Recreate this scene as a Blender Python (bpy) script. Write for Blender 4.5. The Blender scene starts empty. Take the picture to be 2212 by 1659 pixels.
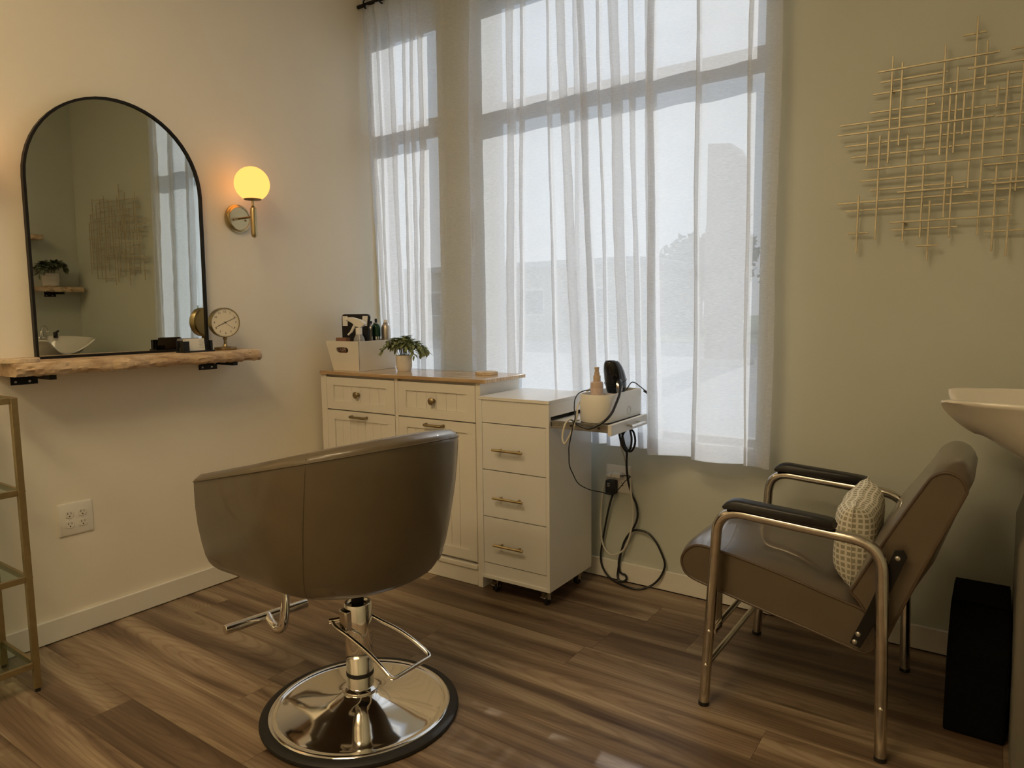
import bpy, bmesh, math, random
from math import sin, cos, pi, sqrt, radians
from mathutils import Vector, Matrix
SC = bpy.context.scene
COL = SC.collection
R = random.Random(7)

# ------------------------------------------------------------------ camera
def make_camera():
    yaw, pitch, roll, f = -0.610446, 0.1047844, 0.0114002, 1512.17
    fw = Vector((sin(yaw)*cos(pitch), cos(yaw)*cos(pitch), -sin(pitch)))
    r = Vector((cos(yaw), -sin(yaw), 0)); d = fw.cross(r)
    r2 = cos(roll)*r + sin(roll)*d; d2 = -sin(roll)*r + cos(roll)*d
    M = Matrix(((r2.x, -d2.x, -fw.x, 2.86218), (r2.y, -d2.y, -fw.y, -2.78621), (r2.z, -d2.z, -fw.z, 1.22), (0, 0, 0, 1)))
    cam = bpy.data.cameras.new('camera'); o = bpy.data.objects.new('camera', cam); COL.objects.link(o)
    o.matrix_world = M
    cam.sensor_fit = 'HORIZONTAL'; cam.sensor_width = 36.0; cam.lens = 36.0*f/2212.0
    cam.clip_start = 0.05; cam.clip_end = 500
    SC.camera = o
make_camera()
SC.view_settings.view_transform = 'Standard'; SC.view_settings.look = 'None'
SC.view_settings.exposure = 0.0; SC.view_settings.gamma = 1.0
SC.view_settings.use_curve_mapping = False
SC.cycles.max_bounces = 9; SC.cycles.diffuse_bounces = 5; SC.cycles.glossy_bounces = 4; SC.cycles.transmission_bounces = 6; SC.cycles.transparent_max_bounces = 20
SC.cycles.use_adaptive_sampling = True; SC.cycles.adaptive_threshold = 0.02; SC.cycles.caustics_reflective = False; SC.cycles.caustics_refractive = False

# ------------------------------------------------------------------ sky, sun, room lights
def make_world():
    w = bpy.data.worlds.new('sky'); SC.world = w; w.use_nodes = True
    nt = w.node_tree; nt.nodes.clear()
    out = nt.nodes.new('ShaderNodeOutputWorld'); bg = nt.nodes.new('ShaderNodeBackground')
    tc = nt.nodes.new('ShaderNodeTexCoord'); sep = nt.nodes.new('ShaderNodeSeparateXYZ')
    ramp = nt.nodes.new('ShaderNodeValToRGB'); e = ramp.color_ramp.elements
    e[0].position = 0.0; e[0].color = (0.90, 0.95, 1.0, 1); e[1].position = 1.0; e[1].color = (0.42, 0.60, 0.95, 1)
    m = e.new(0.25); m.color = (0.74, 0.86, 1.0, 1)
    nz = nt.nodes.new('ShaderNodeTexNoise'); nz.inputs['Scale'].default_value = 2.2; nz.inputs['Detail'].default_value = 6
    cr = nt.nodes.new('ShaderNodeValToRGB'); cr.color_ramp.elements[0].position = 0.5; cr.color_ramp.elements[1].position = 0.75
    mix = nt.nodes.new('ShaderNodeMixRGB'); mix.inputs[2].default_value = (1, 1, 1, 1)
    nt.links.new(tc.outputs['Generated'], sep.inputs[0]); nt.links.new(sep.outputs['Z'], ramp.inputs[0])
    nt.links.new(tc.outputs['Generated'], nz.inputs['Vector']); nt.links.new(nz.outputs['Fac'], cr.inputs[0])
    nt.links.new(cr.outputs[0], mix.inputs[0]); nt.links.new(ramp.outputs[0], mix.inputs[1])
    nt.links.new(mix.outputs[0], bg.inputs[0]); bg.inputs[1].default_value = SKY
    nt.links.new(bg.outputs[0], out.inputs[0])
SKY = 0.96; SUN = 2.25
make_world()
sun = bpy.data.lights.new('sun', 'SUN'); sun.energy = SUN; sun.angle = radians(0.6); sun.color = (1.0, 0.985, 0.955)
so = bpy.data.objects.new('sun', sun); COL.objects.link(so)
so.rotation_euler = Vector((0.12, -1.0, -0.58)).to_track_quat('-Z', 'Y').to_euler(); so.location = (-1, 8, 6)
PANEL_W = 12.2      # emission of the two warm ceiling panels (built below)
GLOBE_W = 2.2

# ------------------------------------------------------------------ materials
MATS = {}
def nodes(name):
    m = bpy.data.materials.new(name); m.use_nodes = True
    nt = m.node_tree; b = nt.nodes['Principled BSDF']; MATS[name] = m
    return m, nt, b
def P(name, col, rough=0.5, metal=0.0, var=0.0, scale=20.0, bump=0.0, bscale=200.0, spec=None, stretch=None, coat=0.0, sheen=0.0):
    """plain procedural material: base colour with soft noise variation and fine relief"""
    m, nt, b = nodes(name)
    b.inputs['Base Color'].default_value = (*col, 1); b.inputs['Roughness'].default_value = rough
    b.inputs['Metallic'].default_value = metal
    if spec is not None: b.inputs['Specular IOR Level'].default_value = spec
    if coat: b.inputs['Coat Weight'].default_value = coat
    if sheen: b.inputs['Sheen Weight'].default_value = sheen; b.inputs['Sheen Roughness'].default_value = 0.35
    tc = nt.nodes.new('ShaderNodeTexCoord'); vec = tc.outputs['Object']
    if stretch:
        mp = nt.nodes.new('ShaderNodeMapping'); mp.inputs['Scale'].default_value = stretch
        nt.links.new(vec, mp.inputs[0]); vec = mp.outputs[0]
    if var:
        nz = nt.nodes.new('ShaderNodeTexNoise'); nz.inputs['Scale'].default_value = scale; nz.inputs['Detail'].default_value = 5
        nt.links.new(vec, nz.inputs['Vector'])
        rp = nt.nodes.new('ShaderNodeValToRGB'); e = rp.color_ramp.elements
        e[0].position = 0.3; e[1].position = 0.7
        e[0].color = tuple(max(0, c*(1-var)) for c in col) + (1,); e[1].color = tuple(min(1, c*(1+var)) for c in col) + (1,)
        nt.links.new(nz.outputs['Fac'], rp.inputs[0]); nt.links.new(rp.outputs[0], b.inputs['Base Color'])
    if bump:
        n2 = nt.nodes.new('ShaderNodeTexNoise'); n2.inputs['Scale'].default_value = bscale; n2.inputs['Detail'].default_value = 4
        nt.links.new(vec, n2.inputs['Vector'])
        bp = nt.nodes.new('ShaderNodeBump'); bp.inputs['Strength'].default_value = bump; bp.inputs['Distance'].default_value = 0.002
        nt.links.new(n2.outputs['Fac'], bp.inputs['Height']); nt.links.new(bp.outputs[0], b.inputs['Normal'])
    return m
def wood(name, c0, c1, c2, rough=0.45, scale=(1.2, 9.0, 9.0), perobj=0.0, knots=False, bump=0.15):
    m, nt, b = nodes(name)
    L = nt.links.new
    tc = nt.nodes.new('ShaderNodeTexCoord'); oi = nt.nodes.new('ShaderNodeObjectInfo')
    geo = nt.nodes.new('ShaderNodeNewGeometry') if perobj else None
    off = nt.nodes.new('ShaderNodeVectorMath'); off.operation = 'MULTIPLY_ADD'
    off.inputs[0].default_value = (1, 1, 1)
    comb = nt.nodes.new('ShaderNodeCombineXYZ')
    mul = nt.nodes.new('ShaderNodeMath'); mul.operation = 'MULTIPLY'; mul.inputs[1].default_value = 57.3
    L(oi.outputs['Random'], mul.inputs[0]); L(mul.outputs[0], comb.inputs[0]); L(mul.outputs[0], comb.inputs[1]); L(mul.outputs[0], comb.inputs[2])
    mp = nt.nodes.new('ShaderNodeMapping'); mp.inputs['Scale'].default_value = scale
    src = geo.outputs['Position'] if perobj else tc.outputs['Object']
    L(src, mp.inputs[0])
    add = nt.nodes.new('ShaderNodeVectorMath'); add.operation = 'ADD'
    L(mp.outputs[0], add.inputs[0]); L(comb.outputs[0], add.inputs[1])
    # long streaks
    n1 = nt.nodes.new('ShaderNodeTexNoise'); n1.inputs['Scale'].default_value = 1.0; n1.inputs['Detail'].default_value = 5; n1.inputs['Distortion'].default_value = 0.6
    L(add.outputs[0], n1.inputs['Vector'])
    # cathedral grain
    wv = nt.nodes.new('ShaderNodeTexWave'); wv.wave_type = 'BANDS'; wv.bands_direction = 'Y'
    wv.inputs['Scale'].default_value = 1.1; wv.inputs['Distortion'].default_value = 11.0; wv.inputs['Detail'].default_value = 2; wv.inputs['Detail Scale'].default_value = 0.45
    if perobj:      # growth rings nested round each plank's own heart line
        wv.wave_type = 'RINGS'; wv.rings_direction = 'Z'
        wv.inputs['Scale'].default_value = 24.0; wv.inputs['Distortion'].default_value = 5.0; wv.inputs['Detail'].default_value = 3; wv.inputs['Detail Scale'].default_value = 0.5
        ctr = nt.nodes.new('ShaderNodeVectorMath'); ctr.operation = 'SUBTRACT'
        cc = nt.nodes.new('ShaderNodeCombineXYZ'); f2 = nt.nodes.new('ShaderNodeMath'); f2.operation = 'FRACT'
        L(mul.outputs[0], f2.inputs[0]); L(oi.outputs['Random'], cc.inputs[0]); L(f2.outputs[0], cc.inputs[1])
        L(tc.outputs['Object'], ctr.inputs[0]); L(cc.outputs[0], ctr.inputs[1])
        m3 = nt.nodes.new('ShaderNodeMapping'); m3.inputs['Scale'].default_value = (0.13, 0.16, 0.0)
        L(ctr.outputs[0], m3.inputs[0]); L(m3.outputs[0], wv.inputs['Vector'])
    else: L(add.outputs[0], wv.inputs['Vector'])
    # fine fibres
    mp2 = nt.nodes.new('ShaderNodeMapping'); mp2.inputs['Scale'].default_value = (scale[0]*5, scale[1]*22, scale[2]*22)
    L(src, mp2.inputs[0])
    n2 = nt.nodes.new('ShaderNodeTexNoise'); n2.inputs['Scale'].default_value = 1.0; n2.inputs['Detail'].default_value = 3
    L(mp2.outputs[0], n2.inputs['Vector'])
    rp = nt.nodes.new('ShaderNodeValToRGB'); e = rp.color_ramp.elements
    e[0].position = 0.36; e[0].color = (*c0, 1); e[1].position = 0.66; e[1].color = (*c2, 1); k = e.new(0.5); k.color = (*c1, 1)
    L(n1.outputs['Fac'], rp.inputs[0])
    mx = nt.nodes.new('ShaderNodeMixRGB'); mx.blend_type = 'MULTIPLY'
    gr = nt.nodes.new('ShaderNodeValToRGB'); gr.color_ramp.elements[0].position = 0.0; gr.color_ramp.elements[0].color = (0.62, 0.52, 0.45, 1); gr.color_ramp.elements[1].position = 0.35
    L(wv.outputs['Fac'], gr.inputs[0]); mx.inputs[0].default_value = 0.45 if perobj else 0.6
    L(rp.outputs[0], mx.inputs[1]); L(gr.outputs[0], mx.inputs[2])
    mx2 = nt.nodes.new('ShaderNodeMixRGB'); mx2.blend_type = 'MULTIPLY'; mx2.inputs[0].default_value = 0.28 if perobj else 0.45
    fr = nt.nodes.new('ShaderNodeValToRGB'); fr.color_ramp.elements[0].position = 0.35; fr.color_ramp.elements[0].color = (0.55, 0.5, 0.45, 1); fr.color_ramp.elements[1].position = 0.6
    L(n2.outputs['Fac'], fr.inputs[0]); L(mx.outputs[0], mx2.inputs[1]); L(fr.outputs[0], mx2.inputs[2])
    last = mx2.outputs[0]
    if knots:
        vo = nt.nodes.new('ShaderNodeTexVoronoi'); vo.inputs['Scale'].default_value = 0.9
        L(add.outputs[0], vo.inputs['Vector'])
        kr = nt.nodes.new('ShaderNodeValToRGB'); kr.color_ramp.elements[0].position = 0.03; kr.color_ramp.elements[0].color = (0.30, 0.22, 0.16, 1); kr.color_ramp.elements[1].position = 0.13
        L(vo.outputs['Distance'], kr.inputs[0])
        mk_ = nt.nodes.new('ShaderNodeMixRGB'); mk_.blend_type = 'MULTIPLY'; mk_.inputs[0].default_value = 0.8
        L(last, mk_.inputs[1]); L(kr.outputs[0], mk_.inputs[2]); last = mk_.outputs[0]
    if perobj:
        hs = nt.nodes.new('ShaderNodeHueSaturation')
        mr = nt.nodes.new('ShaderNodeMapRange'); mr.inputs['To Min'].default_value = 1-perobj; mr.inputs['To Max'].default_value = 1+perobj
        L(oi.outputs['Random'], mr.inputs['Value']); L(mr.outputs[0], hs.inputs['Value']); L(last, hs.inputs['Color']); last = hs.outputs[0]
    L(last, b.inputs['Base Color']); b.inputs['Roughness'].default_value = rough
    bp = nt.nodes.new('ShaderNodeBump'); bp.inputs['Strength'].default_value = bump; bp.inputs['Distance'].default_value = 0.002
    L(n2.outputs['Fac'], bp.inputs['Height']); L(bp.outputs[0], b.inputs['Normal'])
    return m
def emit(name, col, strength):
    m, nt, b = nodes(name); nt.nodes.remove(b)
    e = nt.nodes.new('ShaderNodeEmission'); e.inputs[0].default_value = (*col, 1); e.inputs[1].default_value = strength
    nt.links.new(e.outputs[0], nt.nodes['Material Output'].inputs[0]); return m
def sheer(name):
    m, nt, b = nodes(name); nt.nodes.remove(b); L = nt.links.new
    tc = nt.nodes.new('ShaderNodeTexCoord')
    tr = nt.nodes.new('ShaderNodeBsdfTransparent'); tl = nt.nodes.new('ShaderNodeBsdfTranslucent'); df = nt.nodes.new('ShaderNodeBsdfDiffuse')
    tl.inputs[0].default_value = (0.93, 0.94, 0.955, 1); df.inputs[0].default_value = (0.80, 0.82, 0.85, 1)
    mp = nt.nodes.new('ShaderNodeMapping'); mp.inputs['Scale'].default_value = (60, 60, 900)
    L(tc.outputs['Object'], mp.inputs[0])
    nz = nt.nodes.new('ShaderNodeTexNoise'); nz.inputs['Scale'].default_value = 1.0; nz.inputs['Detail'].default_value = 3
    L(mp.outputs[0], nz.inputs['Vector'])
    mr = nt.nodes.new('ShaderNodeMapRange'); mr.inputs['From Min'].default_value = 0.3; mr.inputs['From Max'].default_value = 0.7
    mr.inputs['To Min'].default_value = 0.66; mr.inputs['To Max'].default_value = 0.86      # share of thread over open weave
    L(nz.outputs['Fac'], mr.inputs['Value'])
    m1 = nt.nodes.new('ShaderNodeMixShader'); m1.inputs[0].default_value = 0.27
    L(tl.outputs[0], m1.inputs[1]); L(df.outputs[0], m1.inputs[2])
    m2 = nt.nodes.new('ShaderNodeMixShader'); L(mr.outputs[0], m2.inputs[0]); L(tr.outputs[0], m2.inputs[1]); L(m1.outputs[0], m2.inputs[2])
    L(m2.outputs[0], nt.nodes['Material Output'].inputs[0]); return m
def pane(name, tint=(1, 1, 1), refl=0.06):
    m, nt, b = nodes(name); nt.nodes.remove(b); L = nt.links.new
    tr = nt.nodes.new('ShaderNodeBsdfTransparent'); tr.inputs[0].default_value = (*tint, 1)
    gl = nt.nodes.new('ShaderNodeBsdfGlossy'); gl.inputs['Roughness'].default_value = 0.02
    lw = nt.nodes.new('ShaderNodeLayerWeight'); lw.inputs[0].default_value = 0.5
    pw = nt.nodes.new('ShaderNodeMath'); pw.operation = 'POWER'; pw.inputs[1].default_value = 4.0; L(lw.outputs['Facing'], pw.inputs[0])
    fr = nt.nodes.new('ShaderNodeMath'); fr.operation = 'MULTIPLY_ADD'; fr.inputs[1].default_value = 0.5; fr.inputs[2].default_value = refl*0.5; L(pw.outputs[0], fr.inputs[0])
    mx = nt.nodes.new('ShaderNodeMixShader'); L(fr.outputs[0], mx.inputs[0]); L(tr.outputs[0], mx.inputs[1]); L(gl.outputs[0], mx.inputs[2])
    L(mx.outputs[0], nt.nodes['Material Output'].inputs[0]); return m
def mirror_mat(name):
    m, nt, b = nodes(name)
    b.inputs['Base Color'].default_value = (0.61, 0.63, 0.59, 1); b.inputs['Metallic'].default_value = 1; b.inputs['Roughness'].default_value = 0.01
    return m
def pillow_mat(name):
    m, nt, b = nodes(name); L = nt.links.new
    uv = nt.nodes.new('ShaderNodeTexCoord'); br = nt.nodes.new('ShaderNodeTexBrick')
    br.offset = 0.0; br.inputs['Scale'].default_value = 1.0; br.inputs['Brick Width'].default_value = 0.060; br.inputs['Row Height'].default_value = 0.060
    br.inputs['Mortar Size'].default_value = 0.011; br.inputs['Mortar Smooth'].default_value = 0.1; br.inputs['Bias'].default_value = 0
    br.inputs['Color1'].default_value = (0.42, 0.40, 0.29, 1); br.inputs['Color2'].default_value = (0.48, 0.45, 0.33, 1); br.inputs['Mortar'].default_value = (0.90, 0.87, 0.76, 1)
    nz = nt.nodes.new('ShaderNodeTexNoise'); nz.inputs['Scale'].default_value = 9
    mx = nt.nodes.new('ShaderNodeMixRGB'); mx.blend_type = 'ADD'; mx.inputs[0].default_value = 0.02
    L(uv.outputs['UV'], nz.inputs['Vector']); L(uv.outputs['UV'], mx.inputs[1]); L(nz.outputs['Color'], mx.inputs[2])
    L(mx.outputs[0], br.inputs['Vector']); L(br.outputs['Color'], b.inputs['Base Color']); b.inputs['Roughness'].default_value = 0.9
    return m

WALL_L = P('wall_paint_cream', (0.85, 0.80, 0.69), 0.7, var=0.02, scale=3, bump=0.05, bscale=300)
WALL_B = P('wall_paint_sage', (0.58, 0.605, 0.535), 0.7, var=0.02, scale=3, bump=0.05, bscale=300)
CEIL = P('ceiling_white', (0.80, 0.78, 0.73), 0.8, var=0.02, scale=3)
TRIM = P('trim_white', (0.80, 0.78, 0.72), 0.35, var=0.02, scale=8)
FLOORB = P('underlay_dark', (0.05, 0.035, 0.025), 0.9, var=0.1)
PLANK = wood('floor_plank_oak', (0.120, 0.075, 0.046), (0.235, 0.166, 0.106), (0.395, 0.308, 0.210), rough=0.42, scale=(0.75, 13, 13), perobj=0.17, knots=True, bump=0.15)
SHELFW = wood('live_edge_wood', (0.50, 0.34, 0.20), (0.68, 0.50, 0.31), (0.80, 0.65, 0.45), rough=0.65, scale=(14, 2.2, 30), bump=0.9)
TOPW = wood('butcher_block', (0.50, 0.33, 0.18), (0.62, 0.44, 0.25), (0.72, 0.55, 0.34), rough=0.16, scale=(2.0, 14, 14), bump=0.03)
BARK = wood('slice_wood', (0.58, 0.44, 0.30), (0.72, 0.58, 0.42), (0.80, 0.70, 0.55), rough=0.7, scale=(12, 12, 12))
CHROME = P('chrome', (0.86, 0.84, 0.80), 0.07, 1.0)
CHROME2 = P('chrome_worn', (0.62, 0.58, 0.52), 0.16, 1.0, var=0.1, scale=30)
BRASS = P('brushed_brass', (0.50, 0.40, 0.22), 0.30, 1.0, var=0.08, scale=60, stretch=(1, 1, 20))
BRASSD = P('antique_brass', (0.32, 0.25, 0.14), 0.32, 1.0, var=0.1, scale=40)
GOLD = P('gold_paint', (0.56, 0.50, 0.35), 0.42, 0.35, var=0.12, scale=60)
GOLDD = P('gold_stand_metal', (0.36, 0.28, 0.145), 0.35, 0.75, var=0.1, scale=50)
BLACKM = P('black_metal', (0.012, 0.011, 0.010), 0.45, var=0.2, scale=40, spec=0.25)
BLACKP = P('black_plastic', (0.012, 0.012, 0.013), 0.42, var=0.2, scale=40)
BLACKG = P('black_gloss', (0.012, 0.012, 0.014), 0.12, var=0.2, scale=40)
RUBBER = P('rubber_black', (0.012, 0.011, 0.010), 0.6, var=0.2, scale=60)
BLACKF = P('black_fabric', (0.0035, 0.0035, 0.003), 0.95, var=0.3, scale=80, bump=0.3, spec=0.1)
LEATH = P('taupe_leather', (0.112, 0.086, 0.052), 0.38, var=0.06, scale=12, bump=0.25, bscale=420, coat=0.5, sheen=0.12)
LEATH_S = P('taupe_leather_seam', (0.10, 0.075, 0.045), 0.5, var=0.1)
VINYL = P('brown_vinyl', (0.110, 0.083, 0.054), 0.34, var=0.05, scale=10, bump=0.10, bscale=500, coat=0.6, sheen=0.12)
PIPING = P('dark_piping', (0.09, 0.06, 0.035), 0.45, var=0.1)
WHITE = P('white_laminate', (0.80, 0.79, 0.76), 0.38, var=0.015, scale=6)
WHITEC = P('cabinet_white', (0.82, 0.79, 0.72), 0.42, var=0.015, scale=6)
CARTTOP = wood('white_grained_top', (0.70, 0.68, 0.64), (0.80, 0.79, 0.76), (0.86, 0.85, 0.83), rough=0.25, scale=(9, 1.5, 5), bump=0.02)
CARTG = P('white_gloss_top', (0.80, 0.79, 0.77), 0.2, var=0.015, scale=6)
WPLAST = P('white_plastic', (0.84, 0.83, 0.80), 0.3, var=0.01)
PLATE = P('outlet_plastic', (0.78, 0.75, 0.68), 0.35, var=0.01)
SLOT = P('slot_dark', (0.02, 0.018, 0.015), 0.6, var=0.1)
CERAM = P('sink_ceramic', (0.80, 0.77, 0.70), 0.14, var=0.01, coat=0.4)
POTW = P('pot_white', (0.76, 0.72, 0.66), 0.55, var=0.03, scale=30, bump=0.2, bscale=60)
LEAFG = P('leaf_green', (0.25, 0.30, 0.14), 0.5, var=0.35, scale=25)
LEAFD = P('leaf_grey_green', (0.12, 0.15, 0.09), 0.55, var=0.3, scale=25)
STEM = P('stem_brown', (0.10, 0.09, 0.035), 0.6, var=0.2)
FACE = P('clock_face_cream', (0.80, 0.73, 0.58), 0.5, var=0.015)
INK = P('ink_dark', (0.035, 0.028, 0.02), 0.6, var=0.1)
WINK = P('ink_white', (0.8, 0.75, 0.7), 0.6, var=0.02)
BROWNB = P('brown_box_card', (0.28, 0.14, 0.09), 0.55, var=0.08)
PINKB = P('blush_bottle', (0.58, 0.44, 0.37), 0.25, var=0.03, coat=0.3)
PINKC = P('tan_cap', (0.54, 0.41, 0.30), 0.35, var=0.03)
SILVER = P('silver_can', (0.62, 0.56, 0.50), 0.32, 0.85, var=0.05)
GREENC = P('green_can', (0.012, 0.065, 0.035), 0.25, 0.3, var=0.1)
CLEARP = pane('clear_plastic', (0.93, 0.93, 0.92))
CARDM = P('business_card', (0.80, 0.76, 0.66), 0.6, var=0.02)
CARDG = P('card_grey', (0.25, 0.24, 0.23), 0.5, var=0.05)
CORDW = P('cord_white', (0.70, 0.67, 0.58), 0.45, var=0.03)
STEEL = P('zinc_slide', (0.50, 0.48, 0.44), 0.35, 0.9, var=0.1)
GLASS = pane('window_glass', (0.97, 0.98, 0.98))
SHGLASS = pane('shelf_glass', (0.86, 0.92, 0.88))
FRAMEM = P('window_frame_paint', (0.45, 0.43, 0.40), 0.45, var=0.02)
SHEER = sheer('sheer_linen')
MIRROR = mirror_mat('mirror_silver')
PILLOW = pillow_mat('pillow_print')
GLOBE = emit('globe_glow', (1.0, 0.37, 0.085), GLOBE_W)
PANELE = emit('panel_glow', (1.0, 0.745, 0.42), PANEL_W)
CONC = P('concrete_ground', (0.50, 0.48, 0.44), 0.9, var=0.12, scale=0.6)
ASPH = P('asphalt', (0.20, 0.20, 0.20), 0.9, var=0.1, scale=1.0)
GRASSM = P('lawn_green', (0.20, 0.24, 0.11), 0.9, var=0.2, scale=2.0)
STUCCO = P('stucco_beige', (0.42, 0.38, 0.32), 0.9, var=0.08, scale=2.0)
STONE = P('pillar_stone', (0.24, 0.22, 0.18), 0.9, var=0.35, scale=6.0)
TREEL = P('tree_foliage', (0.10, 0.12, 0.055), 0.8, var=0.4, scale=3.0)
TRUNK = P('tree_trunk', (0.12, 0.09, 0.06), 0.9, var=0.3)
GALV = P('galvanised', (0.35, 0.36, 0.37), 0.5, 0.6, var=0.1)
SHADEGL = P('window_dark', (0.06, 0.07, 0.08), 0.15, var=0.1)

# ------------------------------------------------------------------ mesh helpers
def merge(*gs):
    V, F = [], []
    for v, f in gs:
        o = len(V); V += [tuple(p) for p in v]; F += [tuple(i+o for i in q) for q in f]
    return V, F
def xf(g, M):
    return [tuple(M @ Vector(p)) for p in g[0]], g[1]
def mv(g, d): return [(p[0]+d[0], p[1]+d[1], p[2]+d[2]) for p in g[0]], g[1]
def rot(g, ax, ang, c=(0, 0, 0)):
    M = Matrix.Translation(c) @ Matrix.Rotation(ang, 4, ax) @ Matrix.Translation([-k for k in c]); return xf(g, M)
def box(x0, x1, y0, y1, z0, z1):
    V = [(x, y, z) for z in (z0, z1) for y in (y0, y1) for x in (x0, x1)]
    return V, [(0, 2, 3, 1), (4, 5, 7, 6), (0, 1, 5, 4), (2, 6, 7, 3), (0, 4, 6, 2), (1, 3, 7, 5)]
def cb(c, s): return box(c[0]-s[0]/2, c[0]+s[0]/2, c[1]-s[1]/2, c[1]+s[1]/2, c[2]-s[2]/2, c[2]+s[2]/2)
def lathe(prof, n=32, c=(0, 0, 0), cap=True):
    V, F = [], []
    for r, z in prof:
        for i in range(n):
            a = 2*pi*i/n; V.append((c[0]+r*cos(a), c[1]+r*sin(a), c[2]+z))
    for k in range(len(prof)-1):
        for i in range(n):
            j = (i+1) % n; F.append((k*n+i, k*n+j, (k+1)*n+j, (k+1)*n+i))
    if cap:
        F.append(tuple(range(n-1, -1, -1))); F.append(tuple((len(prof)-1)*n+i for i in range(n)))
    return V, F
def cyl(p0, p1, r0, r1=None, n=16):
    r1 = r0 if r1 is None else r1; p0, p1 = Vector(p0), Vector(p1)
    q = (p1-p0).to_track_quat('Z', 'Y').to_matrix().to_4x4(); L = (p1-p0).length
    return xf(lathe([(r0, 0), (r1, L)], n), Matrix.Translation(p0) @ q)
def lathe_dir(prof, p0, d, n=32, cap=True):
    q = Vector(d).to_track_quat('Z', 'Y').to_matrix().to_4x4()
    return xf(lathe(prof, n, cap=cap), Matrix.Translation(p0) @ q)
def smooth_path(pts, k=6, closed=False):
    P_ = [Vector(p) for p in pts]; n = len(P_); out = []
    rng = n if closed else n-1
    for i in range(rng):
        a, b = P_[i], P_[(i+1) % n]
        p = P_[(i-1) % n] if (closed or i > 0) else a*2-b
        c = P_[(i+2) % n] if (closed or i < n-2) else b*2-a
        for j in range(k):
            t = j/k
            out.append(0.5*((2*a)+(b-p)*t+(2*p-5*a+4*b-c)*t*t+(3*a-p-3*b+c)*t*t*t))
    if not closed: out.append(P_[-1])
    return out
def tube(pts, r, n=10, closed=False, cap=True, flat=None):
    P_ = [Vector(p) for p in pts]; m = len(P_); V, F = [], []
    T = []
    for i in range(m):
        a = P_[(i-1) % m] if (closed or i) else P_[0]; b = P_[(i+1) % m] if (closed or i < m-1) else P_[-1]
        t = (b-a); T.append(t.normalized() if t.length > 1e-9 else Vector((0, 0, 1)))
    u = T[0].orthogonal().normalized()
    for i in range(m):
        u = (u - T[i]*u.dot(T[i])); u = u.normalized() if u.length > 1e-6 else T[i].orthogonal().normalized()
        v = T[i].cross(u); rr = r[i] if isinstance(r, (list, tuple)) else r
        for k in range(n):
            a = 2*pi*k/n; V.append(tuple(P_[i]+u*(rr*cos(a))+v*(rr*sin(a))))
    for i in range(m if closed else m-1):
        for k in range(n):
            l = (k+1) % n; j = (i+1) % m; F.append((i*n+k, i*n+l, j*n+l, j*n+k))
    if cap and not closed: F.append(tuple(range(n-1, -1, -1))); F.append(tuple((m-1)*n+k for k in range(n)))
    return V, F
def fillet(pts, rad, k=6):
    """polyline with rounded corners"""
    P_ = [Vector(p) for p in pts]; out = [P_[0]]
    for i in range(1, len(P_)-1):
        a, b, c = P_[i-1], P_[i], P_[i+1]
        r = min(rad, (a-b).length*0.49, (c-b).length*0.49)
        s = b+(a-b).normalized()*r; e = b+(c-b).normalized()*r
        for j in range(k+1):
            t = j/k; out.append(s*(1-t)**2+b*2*t*(1-t)+e*t*t)
    out.append(P_[-1]); return out
def prism(poly, lo, hi, axis='y'):
    n = len(poly); V = []
    for h in (lo, hi):
        for a, b in poly:
            V.append((a, h, b) if axis == 'y' else ((a, b, h) if axis == 'z' else (h, a, b)))
    F = [tuple(range(n)), tuple(range(2*n-1, n-1, -1))] + [(i, (i+1) % n, n+(i+1) % n, n+i) for i in range(n)]
    return V, F
def rrect(w, h, r, k=5, c=(0, 0)):
    out = []
    for cx, cy, a0 in ((w/2-r, h/2-r, 0), (-w/2+r, h/2-r, 90), (-w/2+r, -h/2+r, 180), (w/2-r, -h/2+r, 270)):
        for j in range(k+1):
            a = radians(a0+90*j/k); out.append((c[0]+cx+r*cos(a), c[1]+cy+r*sin(a)))
    return out
def sphere(c, r, n=24, m=16, z0=-1.0, z1=1.0, sc=(1, 1, 1)):
    prof = []
    a0, a1 = math.asin(z0), math.asin(z1)
    for i in range(m+1):
        a = a0+(a1-a0)*i/m; prof.append((max(1e-4, r*cos(a)), r*sin(a)))
    g = lathe(prof, n)
    return [(c[0]+p[0]*sc[0], c[1]+p[1]*sc[1], c[2]+p[2]*sc[2]) for p in g[0]], g[1]
def loft(rings, cap=True, closed=True):
    n = len(rings[0]); V = [tuple(p) for r in rings for p in r]; F = []
    for k in range(len(rings)-1):
        for i in range(n if closed else n-1):
            j = (i+1) % n; F.append((k*n+i, k*n+j, (k+1)*n+j, (k+1)*n+i))
    if cap: F.append(tuple(range(n-1, -1, -1))); F.append(tuple((len(rings)-1)*n+i for i in range(n)))
    return V, F
ROOT = {}
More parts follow.
